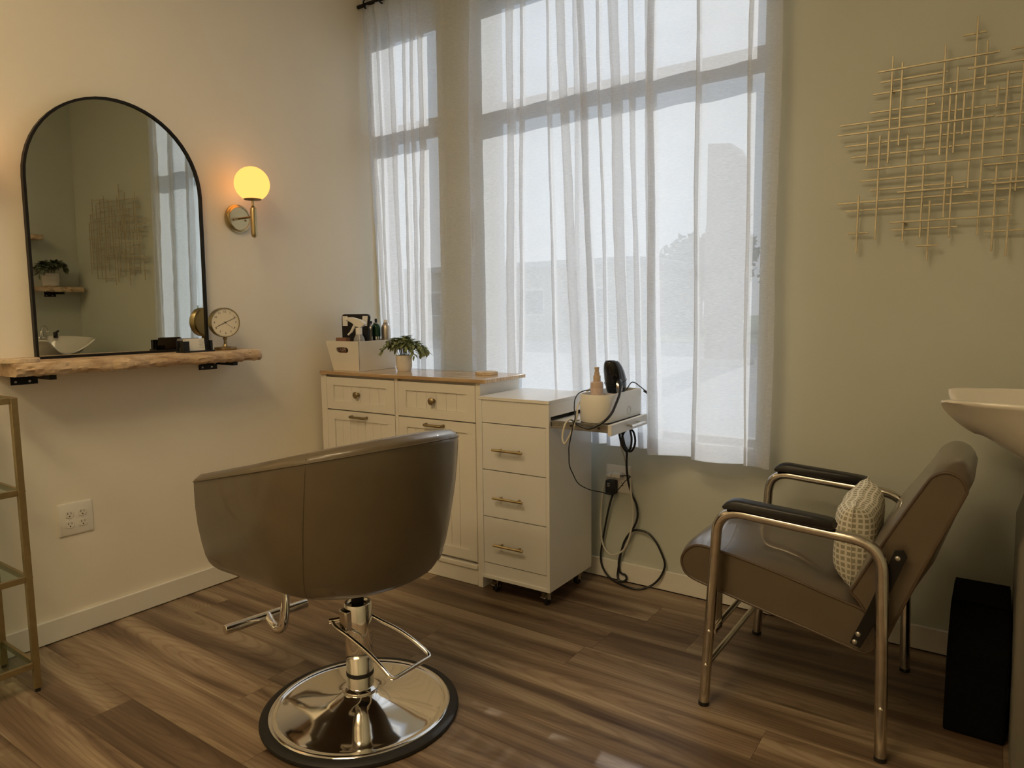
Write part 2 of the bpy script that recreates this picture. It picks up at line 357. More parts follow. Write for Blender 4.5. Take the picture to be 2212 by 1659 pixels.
def mk(name, g, mat, parent=None, bevel=0.0, smooth=True, angle=35, label=None, recalc=True, seg=2, kind=None):
    me = bpy.data.meshes.new(name)
    V = g[0]
    o = bpy.data.objects.new(name, me)
    root = parent
    while root is not None and root.parent is not None: root = root.parent
    if root is not None and root.name in ROOT:
        L = ROOT[root.name]; V = [(p[0]-L[0], p[1]-L[1], p[2]-L[2]) for p in V]
    me.from_pydata([tuple(p) for p in V], [], [tuple(f) for f in g[1]])
    if recalc:
        bm = bmesh.new(); bm.from_mesh(me); bmesh.ops.recalc_face_normals(bm, faces=bm.faces); bm.to_mesh(me); bm.free()
    if smooth:
        me.polygons.foreach_set('use_smooth', [True]*len(me.polygons)); me.set_sharp_from_angle(angle=radians(angle))
    me.materials.append(mat); COL.objects.link(o)
    if parent is not None: o.parent = parent
    if bevel:
        b = o.modifiers.new('bevel', 'BEVEL'); b.width = bevel; b.segments = seg; b.limit_method = 'ANGLE'; b.angle_limit = radians(40)
    if label: o['label'] = label
    if kind: o['kind'] = kind
    return o
def tag(o, label, cat, group=None):
    o['label'] = label; o['category'] = cat
    if group: o['group'] = group
    return o
def thing(name, label, cat, loc=(0, 0, 0), rz=0.0, group=None, world=False):
    o = bpy.data.objects.new(name, None); COL.objects.link(o); o.empty_display_size = 0.1
    o.location = loc; o.rotation_euler = (0, 0, rz); tag(o, label, cat, group)
    if world: ROOT[o.name] = loc
    return o
def struct(name, g, mat, bevel=0.0, parent=None, label=None, **k):
    o = mk(name, g, mat, parent, bevel=bevel, **k)
    if parent is None: o['kind'] = 'structure'
    if label: o['label'] = label
    return o
def text_mesh(name, s, size, mat, parent, M, extrude=0.0003, align='CENTER'):
    cu = bpy.data.curves.new('tmp', 'FONT'); cu.body = s; cu.size = size; cu.align_x = align; cu.align_y = 'CENTER'; cu.extrude = extrude; cu.resolution_u = 3
    t = bpy.data.objects.new('tmp', cu); COL.objects.link(t)
    dg = bpy.context.evaluated_depsgraph_get()
    me = bpy.data.meshes.new_from_object(t.evaluated_get(dg)); bpy.data.objects.remove(t); bpy.data.curves.remove(cu)
    me.name = name; me.transform(M); me.materials.clear(); me.materials.append(mat)
    o = bpy.data.objects.new(name, me); COL.objects.link(o); o.parent = parent
    root = parent
    while root.parent is not None: root = root.parent
    if root.name in ROOT: me.transform(Matrix.Translation([-k for k in ROOT[root.name]]))
    return o
XR, YB, ZC = 3.55, -4.6, 3.05      # right wall, wall behind the camera, ceiling

# ------------------------------------------------------------------ room shell
floor = struct('floor', box(-0.12, XR+0.12, YB-0.12, 0.14, -0.12, -0.006), FLOORB, smooth=False)
def planks():
    W, Ln = 0.158, 1.22
    me = bpy.data.meshes.new('plank'); V, F = box(0, 1, 0, 1, -0.006, 0.0)
    me.from_pydata(V, [], F); me.materials.append(PLANK)
    rr = random.Random(3); y = -0.012
    while y > YB:
        y0 = max(y-W, YB+0.001); x = -rr.uniform(0, Ln)
        while x < XR:
            a, b = max(x, 0.001), min(x+Ln, XR-0.001)
            if b-a > 0.02:
                o = bpy.data.objects.new('plank', me); COL.objects.link(o); o.parent = floor
                o.location = (a+0.0004, y0+0.0004, 0); o.scale = (b-a-0.0008, y-y0-0.0008, 1)
            x += Ln
        y = y0 if y0 > YB+0.01 else YB-1
planks()
struct('wall_left', box(-0.12, 0, YB-0.12, 0.14, 0, ZC), WALL_L, smooth=False)
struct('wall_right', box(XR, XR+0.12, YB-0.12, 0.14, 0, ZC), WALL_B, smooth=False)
struct('wall_front', box(0, XR, YB-0.12, YB, 0, ZC), WALL_L, smooth=False)
struct('ceiling', box(-0.12, XR+0.12, YB-0.12, 0.14, ZC, ZC+0.1), CEIL, smooth=False)
WZ0, WZ1 = 0.64, 2.72
W1 = (0.02, 0.475); W2 = (0.745, 2.085)
wb = merge(box(0, W1[0], 0, 0.14, 0, ZC), box(W1[1], W2[0], 0, 0.14, 0, ZC), box(W2[1], XR, 0, 0.14, 0, ZC),
           box(W1[0], W1[1], 0, 0.14, 0, WZ0), box(W2[0], W2[1], 0, 0.14, 0, WZ0), box(W1[0], W1[1], 0, 0.14, WZ1, ZC), box(W2[0], W2[1], 0, 0.14, WZ1, ZC))
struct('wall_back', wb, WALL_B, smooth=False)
BH, BT = 0.089, 0.013
struct('baseboard_left', box(0.0, BT, YB, 0, 0.003, BH), TRIM, bevel=0.003)
struct('baseboard_back', box(BT, XR, -BT, 0, 0.003, BH), TRIM, bevel=0.003)
struct('baseboard_right', box(XR-BT, XR, YB, -BT, 0.003, BH), TRIM, bevel=0.003)
struct('trim_1', box(W2[0]-0.02, W2[1]+0.02, -0.022, 0.08, WZ0-0.002, WZ0+0.02), TRIM, bevel=0.003)
struct('trim_2', box(W1[0], W1[1], -0.012, 0.08, WZ0-0.002, WZ0+0.02), TRIM, bevel=0.003)
def window(name, x0, x1, tz0=2.135, tz1=2.222):
    y0, y1, t = 0.075, 0.125, 0.045
    r = bpy.data.objects.new(name, None); COL.objects.link(r); r['kind'] = 'structure'; r.location = ((x0+x1)/2, 0.1, WZ0); ROOT[r.name] = tuple(r.location)
    fr = mk('window_frame', merge(box(x0, x0+t, y0, y1, WZ0, WZ1), box(x1-t*0.45, x1, y0, y1, WZ0, WZ1), box(x0, x1, y0, y1, WZ0, WZ0+t), box(x0, x1, y0, y1, WZ1-t, WZ1)), FRAMEM, r, smooth=False)
    mk('transom_bar', merge(box(x0+t, x1-t*0.45, y0, y1, tz0, tz1), box(x0+t, x1-t*0.45, y0-0.012, y0, tz0+0.012, tz1-0.02)), FRAMEM, r, smooth=False)
    for a, b in ((WZ0+t, tz0), (tz1, WZ1-t)):
        mk('pane', box(x0+t, x1-t*0.45, 0.098, 0.102, a, b), GLASS, r, smooth=False)
window('window_1', *W1); window('window_2', *W2)

# ------------------------------------------------------------------ warm ceiling panels (out of frame, light the room)
for k, (px, py, lab) in enumerate(((1.7, -2.6, 'long warm ceiling panel light above the salon chair'), (1.7, -3.9, 'long warm ceiling panel light nearer the rear wall'))):
    t = thing('ceiling_light', lab, 'light', (px, py, ZC), group='ceiling panels', world=True)
    mk('frame', merge(box(px-.62, px-.59, py-.32, py+.32, ZC-.03, ZC), box(px+.59, px+.62, py-.32, py+.32, ZC-.03, ZC), box(px-.59, px+.59, py-.32, py-.29, ZC-.03, ZC), box(px-.59, px+.59, py+.29, py+.32, ZC-.03, ZC)), TRIM, t)
    mk('diffuser', box(px-.59, px+.59, py-.29, py+.29, ZC-.022, ZC-.004), PANELE, t, smooth=False)

# ------------------------------------------------------------------ curtains and rods
def curtain(name, label, xt, xb, ztop, zbot, folds, y0, drift=0.0, seed=1, wave=0.006, hem=None, yb=0.0, ring=True):
    """folds: list of (u_top, u_bot, width in u). A hanging sheet with folded-back pleats, hem and side seams."""
    rr = random.Random(seed); rows = 64
    base = []      # (segment kind, fold index, local t, depth)
    N = len(folds)
    def path(v):
        pts = []; prev = 0.0; d0 = 0.0
        for i, (ut, ub, w) in enumerate(folds):
            u = ut+(ub-ut)*v
            k = 9
            for j in range(k):
                t = j/k; pts.append((prev+(u+w-prev)*t, d0*(1-t)+wave*sin(pi*t)*(1 if i % 2 else -1)))
            pts += [(u+w*0.85, 0.000), (u+w, -0.004), (u+w*0.98, -0.010), (u+w*0.6, -0.013), (u+w*0.2, -0.016), (u, -0.020), (u+w*0.04, -0.027), (u+w*0.4, -0.030)]
            prev = u+w*0.4; d0 = -0.030
        k = 12
        for j in range(1, k+1):
            t = j/k; pts.append((prev+(1-prev)*t, d0*(1-t)+wave*sin(pi*t)))
        return pts
    V, F = [], []; n = None
    ph = [rr.uniform(0, 6.3) for _ in range(8)]
    for k in range(rows+1):
        v = k/rows; z = ztop+(zbot-ztop)*v
        xl = xt[0]+(xb[0]-xt[0])*v**1.25; xr = xt[1]+(xb[1]-xt[1])*v**1.25
        p = path(v); n = len(p)
        for i, (u, d) in enumerate(p):
            q = i/(n-1)
            x = xl+(xr-xl)*u + 0.004*v*sin(9*q+ph[0]+3*v)+0.0025*sin(14*v+ph[1]+11*q)
            y = y0+yb*v+d*(0.75+0.35*v) + 0.004*sin(7*v+ph[2]+20*q)+0.006*v*sin(17*q+ph[3]) + 0.0012*sin(60*v+ph[4]+33*q) + 0.0010*sin(97*v*(1+0.3*sin(5*q))+ph[5])
            zz = z
            if hem: zz += hem(q)*v**6
            V.append((x, y, zz))
    for k in range(rows):
        for i in range(n-1): F.append((k*n+i, k*n+i+1, (k+1)*n+i+1, (k+1)*n+i))
    t = thing(name, label, 'curtain', ((xt[0]+xt[1])/2, y0, zbot), group='sheer white curtain panels', world=True)
    mk('sheet', (V, F), SHEER, t, recalc=False, angle=80)
    # hem band: doubled cloth along the foot; side seams
    hemV = []; kk = rows-int(rows*0.055/ (ztop-zbot)*1.0+1)
    HV, HF = [], []
    for k in (rows-2, rows-1, rows):
        for i in range(n):
            x, y, z = V[k*n+i]; HV.append((x, y-0.0022, z))
    for k in range(2):
        for i in range(n-1): HF.append((k*n+i, k*n+i+1, (k+1)*n+i+1, (k+1)*n+i))
    mk('hem', (HV, HF), SHEER, t, recalc=False, angle=80)
    for side in (0, n-1):
        SV, SF = [], []; s = 1 if side == 0 else -1
        for k in range(rows+1):
            x, y, z = V[k*n+side]
            wob = 0.0015*sin(k*1.7+seed)+0.001*sin(k*2.9)
            SV += [(x+s*wob, y-0.0025, z), (x+s*(0.022+wob), y-0.003, z)]
        for k in range(rows): SF.append((2*k, 2*k+1, 2*k+3, 2*k+2))
        mk('side_seam', (SV, SF), SHEER, t, recalc=False, angle=80)
    if ring:
        m = 5
        for j in range(m):
            x = xt[0]+(xt[1]-xt[0])*(j+0.5)/m
            mk('grommet', tube([(x+0.004*sin(a), y0-0.02+0.022*cos(a), ROD_Z+0.022*sin(a)) for a in [2*pi*i/20 for i in range(20)]], 0.004, 8, closed=True), BLACKM, t)
    return t
ROD_Z = 2.81
CZ = 2.87
def U(xs, a, b): return [(x-a)/(b-a) for x in xs]
def folds_from(top, bot, wid, xt, xb):
    ut, ub = U(top, *xt), U(bot, *xb)
    return [(ut[i], ub[i], wid[i]/(xt[1]-xt[0])) for i in range(len(top))]
xt, xb = (0.015, 0.575), (0.115, 0.535)
curtain('sheer_curtain', 'narrow white sheer curtain panel beside the left wall', xt, xb, CZ, 0.70,
        folds_from([0.06, 0.13, 0.22, 0.31, 0.37, 0.42], [0.15, 0.19, 0.26, 0.325, 0.365, 0.405], [0.025, 0.02, 0.03, 0.022, 0.018, 0.03], xt, xb), -0.055, seed=2, yb=-0.005)
xt, xb = (0.565, 1.33), (0.55, 1.43)
curtain('sheer_curtain', 'white sheer curtain panel rising behind the rolling white cart', xt, xb, CZ, 0.645,
        folds_from([0.75, 0.962, 1.045, 1.165, 1.215], [0.73, 0.95, 1.01, 1.225, 1.31], [0.008, 0.038, 0.014, 0.012, 0.036], xt, xb), -0.062, seed=5, wave=0.012)
xt, xb = (1.29, 1.67), (1.33, 1.715)
curtain('sheer_curtain', 'white sheer curtain panel bunched behind the black hair dryer', xt, xb, CZ, 0.632,
        folds_from([1.31, 1.405, 1.455, 1.545], [1.40, 1.475, 1.545, 1.62], [0.030, 0.013, 0.042, 0.022], xt, xb), -0.058, seed=9, wave=0.011)
xt, xb = (1.635, 2.17), (1.672, 2.165)
curtain('sheer_curtain', 'long white sheer curtain panel nearest the brass rod wall art', xt, xb, CZ, 0.612,
        folds_from([1.665, 1.857, 2.055], [1.68, 1.875, 2.07], [0.024, 0.014, 0.012], xt, xb), -0.096, seed=12, wave=0.020, hem=lambda q: 0.016*(1-q)-0.004*sin(7*q))
def rod(label, x0, x1, y):
    t = thing('curtain_rod', label, 'curtain rod', ((x0+x1)/2, y, ROD_Z), group='curtain rods', world=True)
    mk('pole', cyl((x0, y, ROD_Z), (x1, y, ROD_Z), 0.0095, n=16), BLACKM, t)
    for x in (x0+0.05, x1-0.05):
        mk('bracket', merge(cyl((x, y, ROD_Z-0.012), (x, 0, ROD_Z-0.012), 0.005, n=10), cyl((x, -0.004, ROD_Z-0.012), (x, 0, ROD_Z-0.012), 0.022, n=20)), BLACKM, t)
    mk('finial', lathe_dir([(0.008, 0), (0.014, 0.006), (0.014, 0.02), (0.004, 0.026)], (x1, y, ROD_Z), (1, 0, 0), 16), BLACKM, t)
rod('short black curtain rod over the narrow window', 0.004, 0.62, -0.072)
rod('long black curtain rod over the wide window', 0.70, 2.26, -0.10)

# ------------------------------------------------------------------ arched mirror
def arch(y0, y1, z0, z1, k=28):
    r = (y1-y0)/2; c = (y0+y1)/2; zc = z1-r; pts = [(y0, z0), (y1, z0)]
    for i in range(k+1):
        a = pi*i/k; pts.append((c+r*cos(a), zc+r*sin(a)))
    return pts
def make_mirror():
    y0, y1, z0, z1 = -1.706, -1.036, 1.064, 2.042
    t = thing('arched_mirror', 'large arched wall mirror with thin black frame standing on the live edge shelf', 'mirror', (0.008, (y0+y1)/2, z0), world=True)
    t.rotation_euler = (0, 0.014, 0)
    outer = arch(y0, y1, z0, z1); inner = arch(y0+.009, y1-.009, z0+.009, z1-.009)
    n = len(outer); V = []
    for x in (0.006, 0.026): V += [(x, a, b) for a, b in outer]
    for x in (0.006, 0.026): V += [(x, a, b) for a, b in inner]
    F = []
    for i in range(n):
        j = (i+1) % n
        F += [(i, j, n+j, n+i), (2*n+i, 3*n+i, 3*n+j, 2*n+j), (n+i, n+j, 3*n+j, 3*n+i), (i, 2*n+i, 2*n+j, j)]
    mk('frame', (V, F), BLACKM, t)
    mk('glass', prism(inner, 0.008, 0.018, 'x'), MIRROR, t, smooth=False)
make_mirror()

# ------------------------------------------------------------------ live-edge shelves
def live_shelf(name, label, y0, y1, x0, x1, z0, z1, brackets, seed, plate=True, group=None, flip=1):
    """slab along y; wavy bark edge on the x1 side; flip=-1 mirrors for the right wall"""
    rr = random.Random(seed); t = thing(name, label, 'shelf', (x0, (y0+y1)/2, z0), world=True, group=group)
    n = 150; ph = [rr.uniform(0, 6) for _ in range(5)]; rings = []; w1 = w2 = w3 = 0.0
    for i in range(n+1):
        q = i/n; y = y0+(y1-y0)*q
        e = 0.006*sin(7*q+ph[0])+0.004*sin(19*q+ph[1])+0.0025*sin(43*q+ph[2])
        if q > .955: e -= 0.02*((q-.955)/.045)**2
        b = 0.004*sin(11*q+ph[3])+0.002*sin(37*q+ph[4])
        xe = x1+flip*e
        def X(f): return x0+(xe-x0)*f
        w1 = w1*.6+flip*rr.gauss(0, .0016); w2 = w2*.7+flip*rr.gauss(0, .0020); w3 = w3*.6+rr.gauss(0, .0014)
        rings.append([(x0, y, z0), (X(.9), y, z0), (xe-flip*0.008, y, z0+b*.3+w3), (xe-flip*0.002+w2, y, z0+0.006+b*.6+w3), (xe+flip*0.003+w1, y, z0+0.016+b), (xe+w2, y, (z0+z1)/2+.004+w3), (xe-flip*0.002+w1, y, z1-0.010), (xe-flip*0.005+w1*.5, y, z1-0.002), (xe-flip*0.012, y, z1), (x0, y, z1)])
    mk('slab', loft(rings), SHELFW, t, angle=50)
    for by in brackets:
        a = 0.07; s = flip
        br = mk('bracket', merge(box(min(x0, x0+s*0.005), max(x0, x0+s*0.005), by, by+0.085, z0-0.042, z0), box(min(x0, x0+s*0.16), max(x0, x0+s*0.16), by+0.062, by+0.085, z0-0.020, z0), box(min(x0, x0+s*.03), max(x0, x0+s*.03), by+.0, by+.085, z0-.006, z0)), BLACKM, t, bevel=0.001)
        for dy in (0.014, 0.058):
            mk('screw', lathe_dir([(0.0042, 0), (0.0042, 0.0015), (0.002, 0.0022)], (x0+s*0.005, by+dy, z0-0.031), (s, 0, 0), 12), STEEL, br)
    return t
live_shelf('live_edge_shelf', 'live edge wooden shelf on black brackets under the arched mirror', -1.84, -0.895, 0.0, 0.205, 1.018, 1.063, (-1.785, -1.075), 4)

# ------------------------------------------------------------------ wall sconces
def sconce(label, y, zp):
    t = thing('wall_sconce', label, 'wall lamp', (0, y, zp), group='brass globe sconces', world=True)
    pl = mk('backplate', lathe_dir([(0.063, 0), (0.063, 0.010), (0.057, 0.012), (0.057, 0.018), (0.052, 0.021), (0.050, 0.0215), (0.049, 0.019), (0.001, 0.019)], (0, y, zp), (1, 0, 0), 48), BRASS, t)
    for dy in (-0.03, 0.03): mk('screw', sphere((0.021, y+dy, zp-0.006), 0.0042, 12, 8), BRASSD, pl)
    X = 0.122
    mk('arm', cyl((0.018, y, zp), (X, y, zp), 0.0048, n=14), BRASSD, t)
    mk('body_rod', lathe([(0.002, -0.092), (0.009, -0.089), (0.0125, -0.082), (0.0135, -0.074), (0.0135, 0.030), (0.0125, 0.038), (0.007, 0.045), (0.0055, 0.047), (0.0055, 0.070), (0.012, 0.072)], 24, (X, y, zp)), BRASS, t)
    mk('cup', lathe([(0.004, 0.068), (0.034, 0.072), (0.038, 0.075), (0.038, 0.077), (0.004, 0.079)], 32, (X, y, zp)), BRASSD, t)
    mk('globe', sphere((X, y, zp+0.141), 0.075, 40, 24, z0=-0.87), GLOBE, t, label='glowing opal glass globe')
sconce('lit brass globe sconce between the arched mirror and the window', -0.849, 1.645)
sconce('lit brass globe sconce at the left edge beyond the mirror', -1.897, 1.645)

# ------------------------------------------------------------------ clock, card holder, wood slice on the shelf
def make_clock():
    cx, cy, z = 0.10, -1.005, 1.063
    t = thing('desk_clock', 'round brass desk clock with cream dial on a pedestal foot', 'clock', (cx, cy, z))
    t.rotation_euler = (0, 0, radians(-11))
    zc = 0.119; r = 0.064
    mk('foot', lathe([(0.044, 0), (0.046, 0.004), (0.046, 0.012), (0.040, 0.014), (0.012, 0.016), (0.009, 0.022), (0.008, 0.026)], 40), BRASSD, t)
    mk('stem', lathe([(0.005, 0.02), (0.0065, 0.03), (0.0055, 0.043), (0.009, 0.048), (0.009, 0.054), (0.006, 0.057)], 24), BRASSD, t)
    mk('case', lathe_dir([(0.001, -0.020), (r*0.9, -0.020), (r, -0.015), (r, 0.010), (r*0.985, 0.014), (r*0.945, 0.014), (r*0.94, 0.009), (0.001, 0.009)], (0, 0, zc), (1, 0, 0), 56, cap=False), BRASS, t)
    dial = mk('dial', lathe_dir([(r*0.94, 0.0085), (r*0.94, 0.0095)], (0, 0, zc), (1, 0, 0), 56), FACE, t)
    B = Matrix(((0, 0, 1, 0), (1, 0, 0, 0), (0, 1, 0, 0), (0, 0, 0, 1)))   # text plane -> yz plane facing +x, y to the viewer's right
    for h in range(1, 13):
        a = 2*pi*h/12; rr = r*0.72
        text_mesh('numeral', str(h), 0.0125, INK, dial, Matrix.Translation((0.0097, rr*sin(a), zc+rr*cos(a))) @ B)
        mk('tick', rot(box(0.0096, 0.0099, -0.0005, 0.0005, zc+r*0.865, zc+r*0.905), 'X', -a, (0, 0, zc)), INK, dial, smooth=False)
    def hand(nm, ang, ln, w, tail=0.0, x=0.0105):
        mk(nm, rot(box(x, x+0.0006, -w/2, w/2, zc-tail, zc+ln), 'X', -ang, (0, 0, zc)), INK, t, smooth=False)
    hand('hour_hand', radians(245), r*0.62, 0.0022); hand('minute_hand', radians(66), r*0.83, 0.0016); hand('second_hand', radians(128), r*0.75, 0.0007, 0.008, x=0.0112)
    mk('hub', lathe_dir([(0.003, 0.009), (0.003, 0.0125), (0.001, 0.013)], (0, 0, zc), (1, 0, 0), 16), INK, t)
make_clock()
def make_cards():
    t = thing('card_holder', 'black card holder on the shelf in front of the mirror corner', 'card holder', (0.12, -1.155, 1.063))
    t.rotation_euler = (0, 0, radians(4))
    mk('tray', merge(box(-0.028, 0.03, -0.07, 0.07, 0, 0.006), box(-0.028, -0.024, -0.068, -0.03, 0.006, 0.048), box(-0.028, -0.024, 0.03, 0.068, 0.006, 0.048)), BLACKM, t, bevel=0.0008)
    for s, nm in ((-1, 'post'), (1, 'post')):
        mk('post', merge(box(0.014, 0.018, s*0.062-0.004, s*0.062+0.004 if s > 0 else s*0.062+0.022, 0.006, 0.046), box(-0.004, 0.018, s*0.066-0.002, s*0.066+0.002, 0.006, 0.046)), BLACKM, t)
    c = thing('business_card_stack', 'stack of cream business cards standing in the black holder', 'cards', (0.12, -1.155, 1.069)); c.rotation_euler = (0, 0, radians(4))
    for i in range(7):
        o = mk('card', rot(box(0.0-0.0022*i, 0.0-0.0022*i+0.0006, -0.044+0.0012*(i % 3), 0.044+0.0012*(i % 3), 0.0, 0.050), 'Y', -0.12, (0, 0, 0)), CARDM, c, smooth=False)
        if i == 0: front = o
    for k in range(6):
        mk('print_line', rot(box(0.0007, 0.0009, 0.018+0.003*(k % 2), 0.041-0.002*(k % 3), 0.012+0.0058*k, 0.0134+0.0058*k), 'Y', -0.12, (0, 0, 0)), CARDG, front, smooth=False)
    g = thing('business_card_stack', 'dark grey cards leaning at the back of the black holder', 'cards', (0.10, -1.165, 1.069)); g.rotation_euler = (0, 0, radians(4))
    for i in range(3):
        mk('card', rot(prism(rrect(0.088, 0.052, 0.004, c=(-0.004*i, 0.026)), -0.0022*i, -0.0022*i+0.001, 'x'), 'Y', -0.16, (0, 0, 0)), CARDG, g, smooth=False)
make_cards()
def wood_slice(label, x, y, z, r, h, seed, sc=(1, 1)):
    rr = random.Random(seed); ph = [rr.uniform(0, 6) for _ in range(3)]
    def ring(f, zz): return [(x+sc[0]*f*r*(1+.03*sin(3*a+ph[0])+.02*sin(7*a+ph[1]))*cos(a), y+sc[1]*f*r*(1+.03*sin(3*a+ph[0])+.02*sin(7*a+ph[1]))*sin(a), zz) for a in [2*pi*i/40 for i in range(40)]]
    t = thing('wood_slice', label, 'coaster', (x, y, z), group='wood slice coasters', world=True)
    mk('disc', loft([ring(.93, z), ring(.93, z+h)]), BARK, t, angle=50)
    mk('bark', loft([ring(.93, z), ring(1, z+.001), ring(1.0, z+h*.9), ring(.93, z+h*.98)], cap=False), TRUNKB, t, angle=50)
TRUNKB = P('bark_tan', (0.62, 0.50, 0.35), 0.9, var=0.25, scale=60, bump=0.5)
wood_slice('pale wood slice coaster at the left end of the live edge shelf', 0.13, -1.80, 1.063, 0.062, 0.014, 3)
wood_slice('round wood slice coaster lying on the butcher block top', 0.92, -0.215, 0.927, 0.052, 0.014, 6)

# ------------------------------------------------------------------ gold etagere at the left edge
def etagere():
    x0, x1, y1, y0, zt = 0.055, 0.345, -1.89, -2.55, 0.966
    t = thing('etagere', 'thin gold metal shelf stand with glass shelves under the live edge shelf', 'shelf stand', ((x0+x1)/2, (y0+y1)/2, 0), world=True)
    s = 0.019
    for x in (x0, x1-s):
        for y in (y0, y1-s):
            lg = mk('leg', box(x, x+s, y, y+s, 0.012, zt), GOLDD, t, bevel=0.001)
            mk('foot', lathe([(0.008, 0), (0.008, 0.014)], 14, (x+s/2, y+s/2, 0)), RUBBER, lg)
            for zz in (0.09, 0.379, 0.663): mk('bolt', sphere((x+s/2, (y+s+0.001) if y > -2.2 else y-0.001, zz+0.002), 0.0035, 10, 6), BRASSD, lg)
    for zz in (0.081, 0.370, 0.654, zt-s):
        for y in (y0, y1-s): mk('side_rail', box(x0+s, x1-s, y+0.004, y+s-0.004 if zz < .9 else y+s, zz, zz+s), GOLDD, t, bevel=0.001)
        for x in (x0, x1-s): mk('long_rail', box(x+0.003, x+s-0.003, y0+s, y1-s, zz, zz+s), GOLDD, t, bevel=0.001)
        mk('glass_shelf', box(x0+s*.8, x1-s*.8, y0+s*.8, y1-s*.8, zz+s-0.006 if zz < .9 else zz+s-.004, zz+s-0.001), SHGLASS, t, smooth=False)
etagere()

# ------------------------------------------------------------------ outlets
def outlet(label, M):
    t = thing('wall_outlet', label, 'outlet', tuple(M.translation)); t.matrix_world = M
    w = 0.1235
    mk('plate', loft([[(a, b, 0) for a, b in rrect(w, w, 0.005)], [(a, b, 0.004) for a, b in rrect(w, w, 0.005)], [(a, b, 0.0065) for a, b in rrect(w-.008, w-.008, 0.004)]]), PLATE, t)
    for sx in (-0.023, 0.023):
        mk('screw', lathe([(0.003, 0.006), (0.003, 0.0075), (0.001, 0.008)], 10, (sx, 0, 0)), PLATE, t)
        for sy in (-0.0195, 0.0195):
            prof = [(max(-.0145, min(.0145, 0.0172*cos(a)))+sx, 0.0142*sin(a)+sy) for a in [2*pi*i/24 for i in range(24)]]
            rc = mk('receptacle', prism(prof, 0.006, 0.0085, 'z'), PLATE, t, bevel=0.0006)
            for g in (box(sx-.0068, sx-.005, sy+.000, sy+.009, .0084, .0088), box(sx+.005, sx+.0066, sy+.001, sy+.008, .0084, .0088)):
                mk('slot', g, SLOT, rc, smooth=False)
            mk('slot', lathe([(0.0026, .0084), (0.0026, .0088)], 12, (sx, sy-.0065, 0)), SLOT, rc, smooth=False)
    return t
ML = Matrix(((0, 0, 1, 0), (1, 0, 0, -1.610), (0, 1, 0, 0.4515), (0, 0, 0, 1)))
outlet('cream four-socket wall outlet low on the mirror wall', ML)
MB_ = Matrix(((1, 0, 0, 1.491), (0, 0, -1, 0), (0, 1, 0, 0.466), (0, 0, 0, 1)))
outlet('four-socket wall outlet with plugs beside the rolling cart', MB_)

# ------------------------------------------------------------------ white cabinet with butcher-block top
def panel_front(parent, name, x0, x1, z0, z1, stile_x, stile_z, grooves, y=0.0, t=0.018, mat=None):
    """shaker front: frame of stiles and rails, recessed beadboard panel; front face at y (towards -y)"""
    mat = mat or WHITEC
    a, b, c, d = x0+stile_x, x1-stile_x, z0+stile_z, z1-stile_z
    fr = mk(name, merge(box(x0, a, y-t, y, z0, z1), box(b, x1, y-t, y, z0, z1), box(a, b, y-t, y, z0, c), box(a, b, y-t, y, d, z1)), mat, parent, smooth=False)
    w = (b-a)/grooves
    for i in range(grooves):
        mk('bead_board', box(a+i*w+0.0006, a+(i+1)*w-0.0006, y-t+0.0075, y-0.002, c, d), mat, fr, bevel=0.0008)
    return fr
def cabinet():
    ang = math.atan2(0.0218, 1.0)
    t = thing('storage_cabinet', 'white beadboard cabinet with two drawers and two tilt doors under the window', 'cabinet', (0.030, -0.431, 0), ang)
    W, D, H = 1.004, 0.305, 0.910
    mk('body', merge(box(0, 0.018, 0, D, 0.0, H), box(W-0.018, W, 0, D, 0.0, H), box(0.018, W-0.018, D-0.008, D, 0.06, H), box(0.018, W-0.018, 0.02, D, 0.09, 0.105), box(0.5, 0.52, 0.001, D-.01, 0.09, H), box(0.018, W-0.018, 0.02, D, H-.018, H), box(0.018, W-.018, 0.02, 0.036, 0.725, 0.745)), WHITEC, t, smooth=False)
    for a_, b_, c_ in ((0, 0.040, 0.0), (0.508, 0.526, 0.1), (0.979, W, 0.0)): mk('face_stile', box(a_, b_, -0.004, 0.0, c_, H), WHITEC, t, smooth=False)
    mk('plinth', merge(box(0.04, 0.979, -0.004, 0.014, 0.0, 0.075), box(0.04, 0.979, -0.012, 0.014, 0.075, 0.098)), WHITEC, t, bevel=0.004)
    for k, (a, b) in enumerate(((0.044, 0.505), (0.529, 0.977))):
        d = panel_front(t, 'drawer', a, b, 0.737, 0.898, 0.048, 0.040, 6, y=0.012)
        kx = (a+b)/2-0.012
        mk('knob', lathe_dir([(0.010, 0), (0.009, 0.004), (0.0055, 0.008), (0.006, 0.014), (0.012, 0.017), (0.0165, 0.021), (0.0165, 0.024), (0.012, 0.028), (0.002, 0.0295)], (kx, -0.001, 0.817), (0, -1, 0), 28), BRASSD, d)
        dr = panel_front(t, 'door', a, b, 0.112, 0.731, 0.048, 0.045, 7, y=0.012)
        hx = (a+b)/2-0.004
        pts = fillet([(hx-0.05, -0.006, 0.707), (hx-0.05, -0.030, 0.707), (hx+0.05, -0.030, 0.707), (hx+0.05, -0.006, 0.707)], 0.012)
        mk('handle', merge(tube(pts, [0.0055+0.0012*abs(sin(i*.5)) for i in range(len(pts))], 12), cyl((hx-.05, -.006, .707), (hx-.05, -.002, .707), .008, n=14), cyl((hx+.05, -.006, .707), (hx+.05, -.002, .707), .008, n=14)), BRASSD, dr)
    tp = thing('butcher_block_top', 'honey butcher block worktop on the white cabinet', 'worktop', (0.030, -0.431, 0.9105), ang)
    poly = rrect(1.038, 0.33, 0.012, c=(0.522, 0.145))
    mk('board', prism(poly, 0.0, 0.0165, 'z'), TOPW, tp, bevel=0.002)
cabinet()

